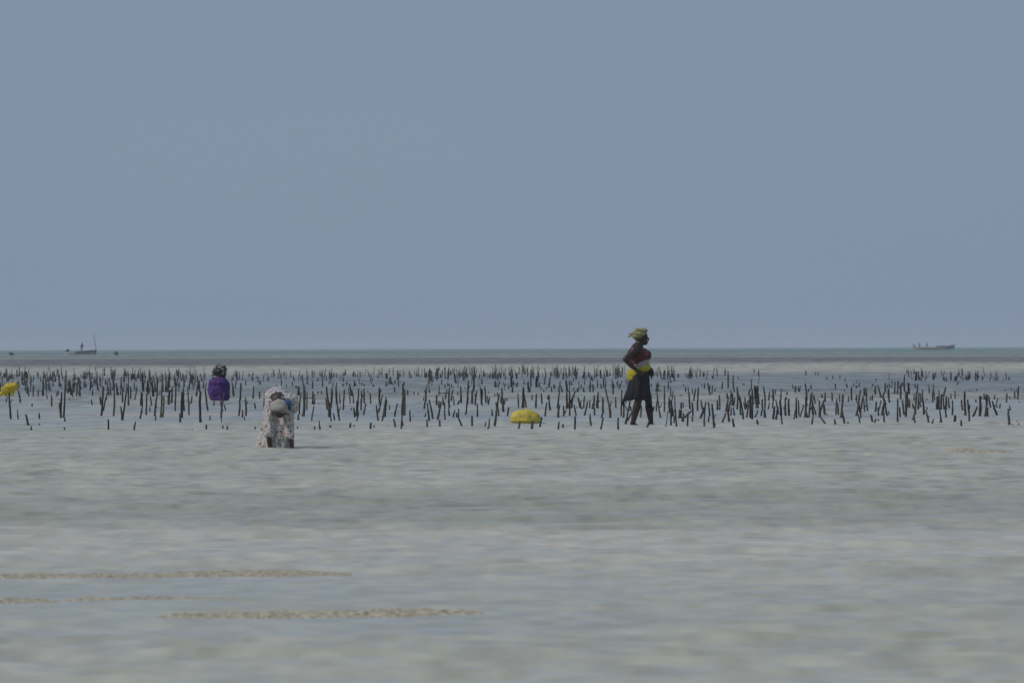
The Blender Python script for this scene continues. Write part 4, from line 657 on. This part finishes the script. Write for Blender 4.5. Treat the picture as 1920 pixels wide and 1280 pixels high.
def crew(loc, label, shirt, seated=False, h=1.12, rz=0.0, lean=0.0, group=None):
    p = empty('person', loc, rz); p.scale = (h * 1.25, h * 1.25, h); tag(p, label, 'person', group)
    k = -0.38 if seated else 0.0; l = lean
    legs = ([('c', (0, s * .1, .50), (.40, s * .12, .50), .085, .065) for s in (-1, 1)] + [('c', (.40, s * .12, .50), (.42, s * .12, .05), .06, .045) for s in (-1, 1)]) if seated else [('c', (0, s * .09, .85), (0.02, s * .11, .04), .09, .05) for s in (-1, 1)]
    z = k
    parts = legs + [('c', (0, 0, .92 + z), (l * .6, 0, 1.32 + z), .135, .15), ('c', (l * .6, -.15, 1.38 + z), (l * .6, .15, 1.38 + z), .075, .075), ('c', (l * .7, 0, 1.42 + z), (l * .9, 0, 1.55 + z), .06, .055), ('e', (l, 0, 1.63 + z), (.095, .08, .115)), ('e', (l + .095, 0, 1.62 + z), (.02, .015, .02))]
    for s in (-1, 1): parts += [('c', (l * .6, s * .19, 1.37 + z), (l * .6 + .08, s * .25, 1.08 + z), .058, .046), ('c', (l * .6 + .08, s * .25, 1.08 + z), (l * .6 + .32, s * .18, 1.00 + z), .044, .032)] + hand((l * .6 + .38, s * .17, .99 + z), (1, 0, -.1), (0, 0, 1), 1, .5)
    fuse('body', parts, skin_mat, p, 0.018, 2)
    cl = [('c', (0, 0, .85 + z), (l * .6, 0, 1.30 + z), .165, .172), ('c', (l * .6, -.16, 1.37 + z), (l * .6, .16, 1.37 + z), .090, .090)] + [('c', (l * .6, s * .19, 1.36 + z), (l * .6 + .06, s * .24, 1.12 + z), .074, .062) for s in (-1, 1)]
    cl += [('c', (0, s * .1, .50), (.36, s * .12, .50), .10, .085) for s in (-1, 1)] if seated else [('c', (0, s * .08, .85), (.015, s * .1, .38), .115, .09) for s in (-1, 1)]
    fuse('clothes', cl, shirt, p, 0.022, 3, folds(8, 8, 5, 0.012, 2))
    fuse('hair', [('e', (l - .015, 0, 1.665 + z), (.102, .088, .098))], shirt_dark, p, 0.018, 2)
    return p
# left: small white boat with dark gunwale
c = at(151, 664.8); sc_ = c.y / F_PX           # metres per photo pixel there
Lb = 58 * sc_
p = empty('fishing_boat', c); tag(p, 'small white boat with dark gunwale and tall thin pole on left horizon', 'boat')
sh = lambda s: .50 + .42 * s ** 1.6 + .10 * (1 - s) ** 3
hl = hull('hull', Lb, 1.7, sh, lambda s: -.25 + .25 * max(0, s - .75) ** 1.2 * 2, white_paint, p)
strake('gunwale', Lb, 1.7, sh, -.30, .08, .03, dark_paint, p, 0.34, 0.99)
strake('waterline_band', Lb, 1.66, lambda s: .10, -.12, .05, .03, noise_mat('grey_green_band', [(0.3, (0.12, 0.15, 0.14)), (0.7, (0.18, 0.21, 0.2))], 2, .7), p, 0.05, .92)  # grey-green band along the waterline on both sides
tube('stem_post', [(Lb * .46, 0, -.1), (Lb * .485, 0, .55), (Lb * .50, 0, 1.0)], .16, .13, slate, p)
mo = fuse('outboard_motor', [('e', (-Lb * .42, 0, .85), (.42, .28, .34), Matrix.Rotation(-.7, 3, 'Y').to_euler()), ('c', (-Lb * .44, 0, .75), (-Lb * .475, 0, .35), .16, .10), ('c', (-Lb * .40, 0, .95), (-Lb * .36, 0, 1.15), .07, .05)], slate, p, 0.03, 3)
xm = (180.5 - 151) * sc_
tube('pole', [(xm, 0, .4), (xm - 2.2 * sc_, 0, 2.4), (xm - 4.3 * sc_, 0, 40 * sc_)], .085, .05, pole_mat, p)
for s in (.3, .55, .78):
    x = (s - .5) * Lb; bm = bmesh.new(); bmesh.ops.create_cube(bm, size=1, matrix=Matrix.Translation((x, 0, sh(s) - .18)) @ Matrix.Diagonal((.25, 1.45, .05, 1))); from_bm('thwart', bm, pole_mat, p, smooth=False)
crew(c + Vector(((153 - 151) * sc_, 0, .62)), 'dark figure standing in the small boat on left horizon', shirt_dark, rz=0.25, lean=.12)
# dark floats nearby
float_mat = noise_mat('black_net_float', [(0.3, (0.012, 0.016, 0.02)), (0.7, (0.03, 0.035, 0.04))], 3, 0.7)
def net_float(px, py, w, h, tilt, label):
    c = at(px, py); k = c.y / F_PX; p = empty('net_float', c); tag(p, label, 'float', 'dark floats near the horizon')
    fuse('barrel', [('e', (0, 0, h * k * .40), (w * k * .5, w * k * .4, h * k * .45), Matrix.Rotation(tilt, 3, 'Y').to_euler()), ('e', (-w * k * .18 * (1 if tilt > 0 else -1), 0, h * k * .75), (w * k * .22, w * k * .22, h * k * .32))], float_mat, p, 0.05, 3, folds(3, 3, 3, 0.04, px))
    tube('flag_stick', [(0, 0, 0), (-.10 if tilt > 0 else .1, 0, h * k * 1.15)], .05, .03, float_mat, p)
net_float(218, 665.6, 8, 7.5, .5, 'small dark float on the water right of the left boat')
net_float(21.5, 666, 10, 6, .15, 'small dark float on the water at far left edge')
# right: long planked boat with raised bow
c = at(1751, 655.6); sc_ = c.y / F_PX; Lb = 78 * sc_
p = empty('long_boat', c); tag(p, 'long brown wooden boat with raised dark bow on right horizon', 'boat')
sh = lambda s: .70 + .22 * (1 - s) ** 2 + 1.0 * max(0, s - .40) ** 1.8 * 2.2
hull('hull', Lb, 2.6, sh, lambda s: -.3 + .9 * max(0, s - .82) ** 1.3 * 3, brown_paint, p)
strake('gunwale', Lb, 2.6, sh, -.22, .07, .03, noise_mat('tan_trim_paint', [(0.3, (.30, .26, .19)), (0.7, (.40, .35, .26))], 2, .7), p, 0.02, 0.74)
strake('bow_planks', Lb, 2.6, sh, -.75, .08, .04, slate, p, 0.78, 0.985)
tube('prow', [(Lb * .47, 0, sh(.97) - .3), (Lb * .505, 0, sh(1) + .35)], .16, .09, slate, p)
fuse('tarpaulin', [('c', (Lb * .07, 0, .85), (Lb * .26, 0, 1.0), .45, .5), ('c', (Lb * .07, -.5, .95), (Lb * .25, -.5, 1.1), .3, .35), ('c', (Lb * .07, .5, .95), (Lb * .25, .5, 1.1), .3, .35)], tarp, p, 0.06, 4, folds(2, 2, 2, .08, 1))
for s in (.16, .30, .45):
    x = (s - .5) * Lb; bm = bmesh.new(); bmesh.ops.create_cube(bm, size=1, matrix=Matrix.Translation((x, 0, sh(s) - .25)) @ Matrix.Diagonal((.3, 2.3, .06, 1))); from_bm('thwart', bm, pole_mat, p, smooth=False)
g = 'crew of the long boat'
crew(c + Vector(((1713.5 - 1751) * sc_, 0, .42)), 'figure seated at the stern of the long boat on right horizon', shirt_green, True, rz=0.1, group=g)
crew(c + Vector(((1724 - 1751) * sc_, 0, .45)), 'upright figure standing nearest the stern of the long boat on right horizon', shirt_mauve, rz=0.3, group=g)
crew(c + Vector(((1738.5 - 1751) * sc_, 0, .45)), 'figure standing and leaning amidships in the long boat on right horizon', shirt_mauve, rz=3.3, lean=.15, group=g)

# ------------------------------------------------------------------ sea haze
M = MAT('sea_haze'); M.t.nodes.remove(M.b); out = next(n for n in M.t.nodes if n.type == 'OUTPUT_MATERIAL')
pv = M.n('VolumePrincipled', Density=1.2e-4); pv.inputs['Color'].default_value = (0.93, 0.96, 1.0, 1); pv.inputs['Anisotropy'].default_value = 0.0
M.l(pv.outputs['Volume'], out.inputs['Volume'])
bm = bmesh.new(); bmesh.ops.create_cube(bm, size=1, matrix=Matrix.Translation((0, 2900, 2.3)) @ Matrix.Diagonal((14200, 6240, 7.8, 1)))
tag(from_bm('haze', bm, M.m, smooth=False), kind='stuff')
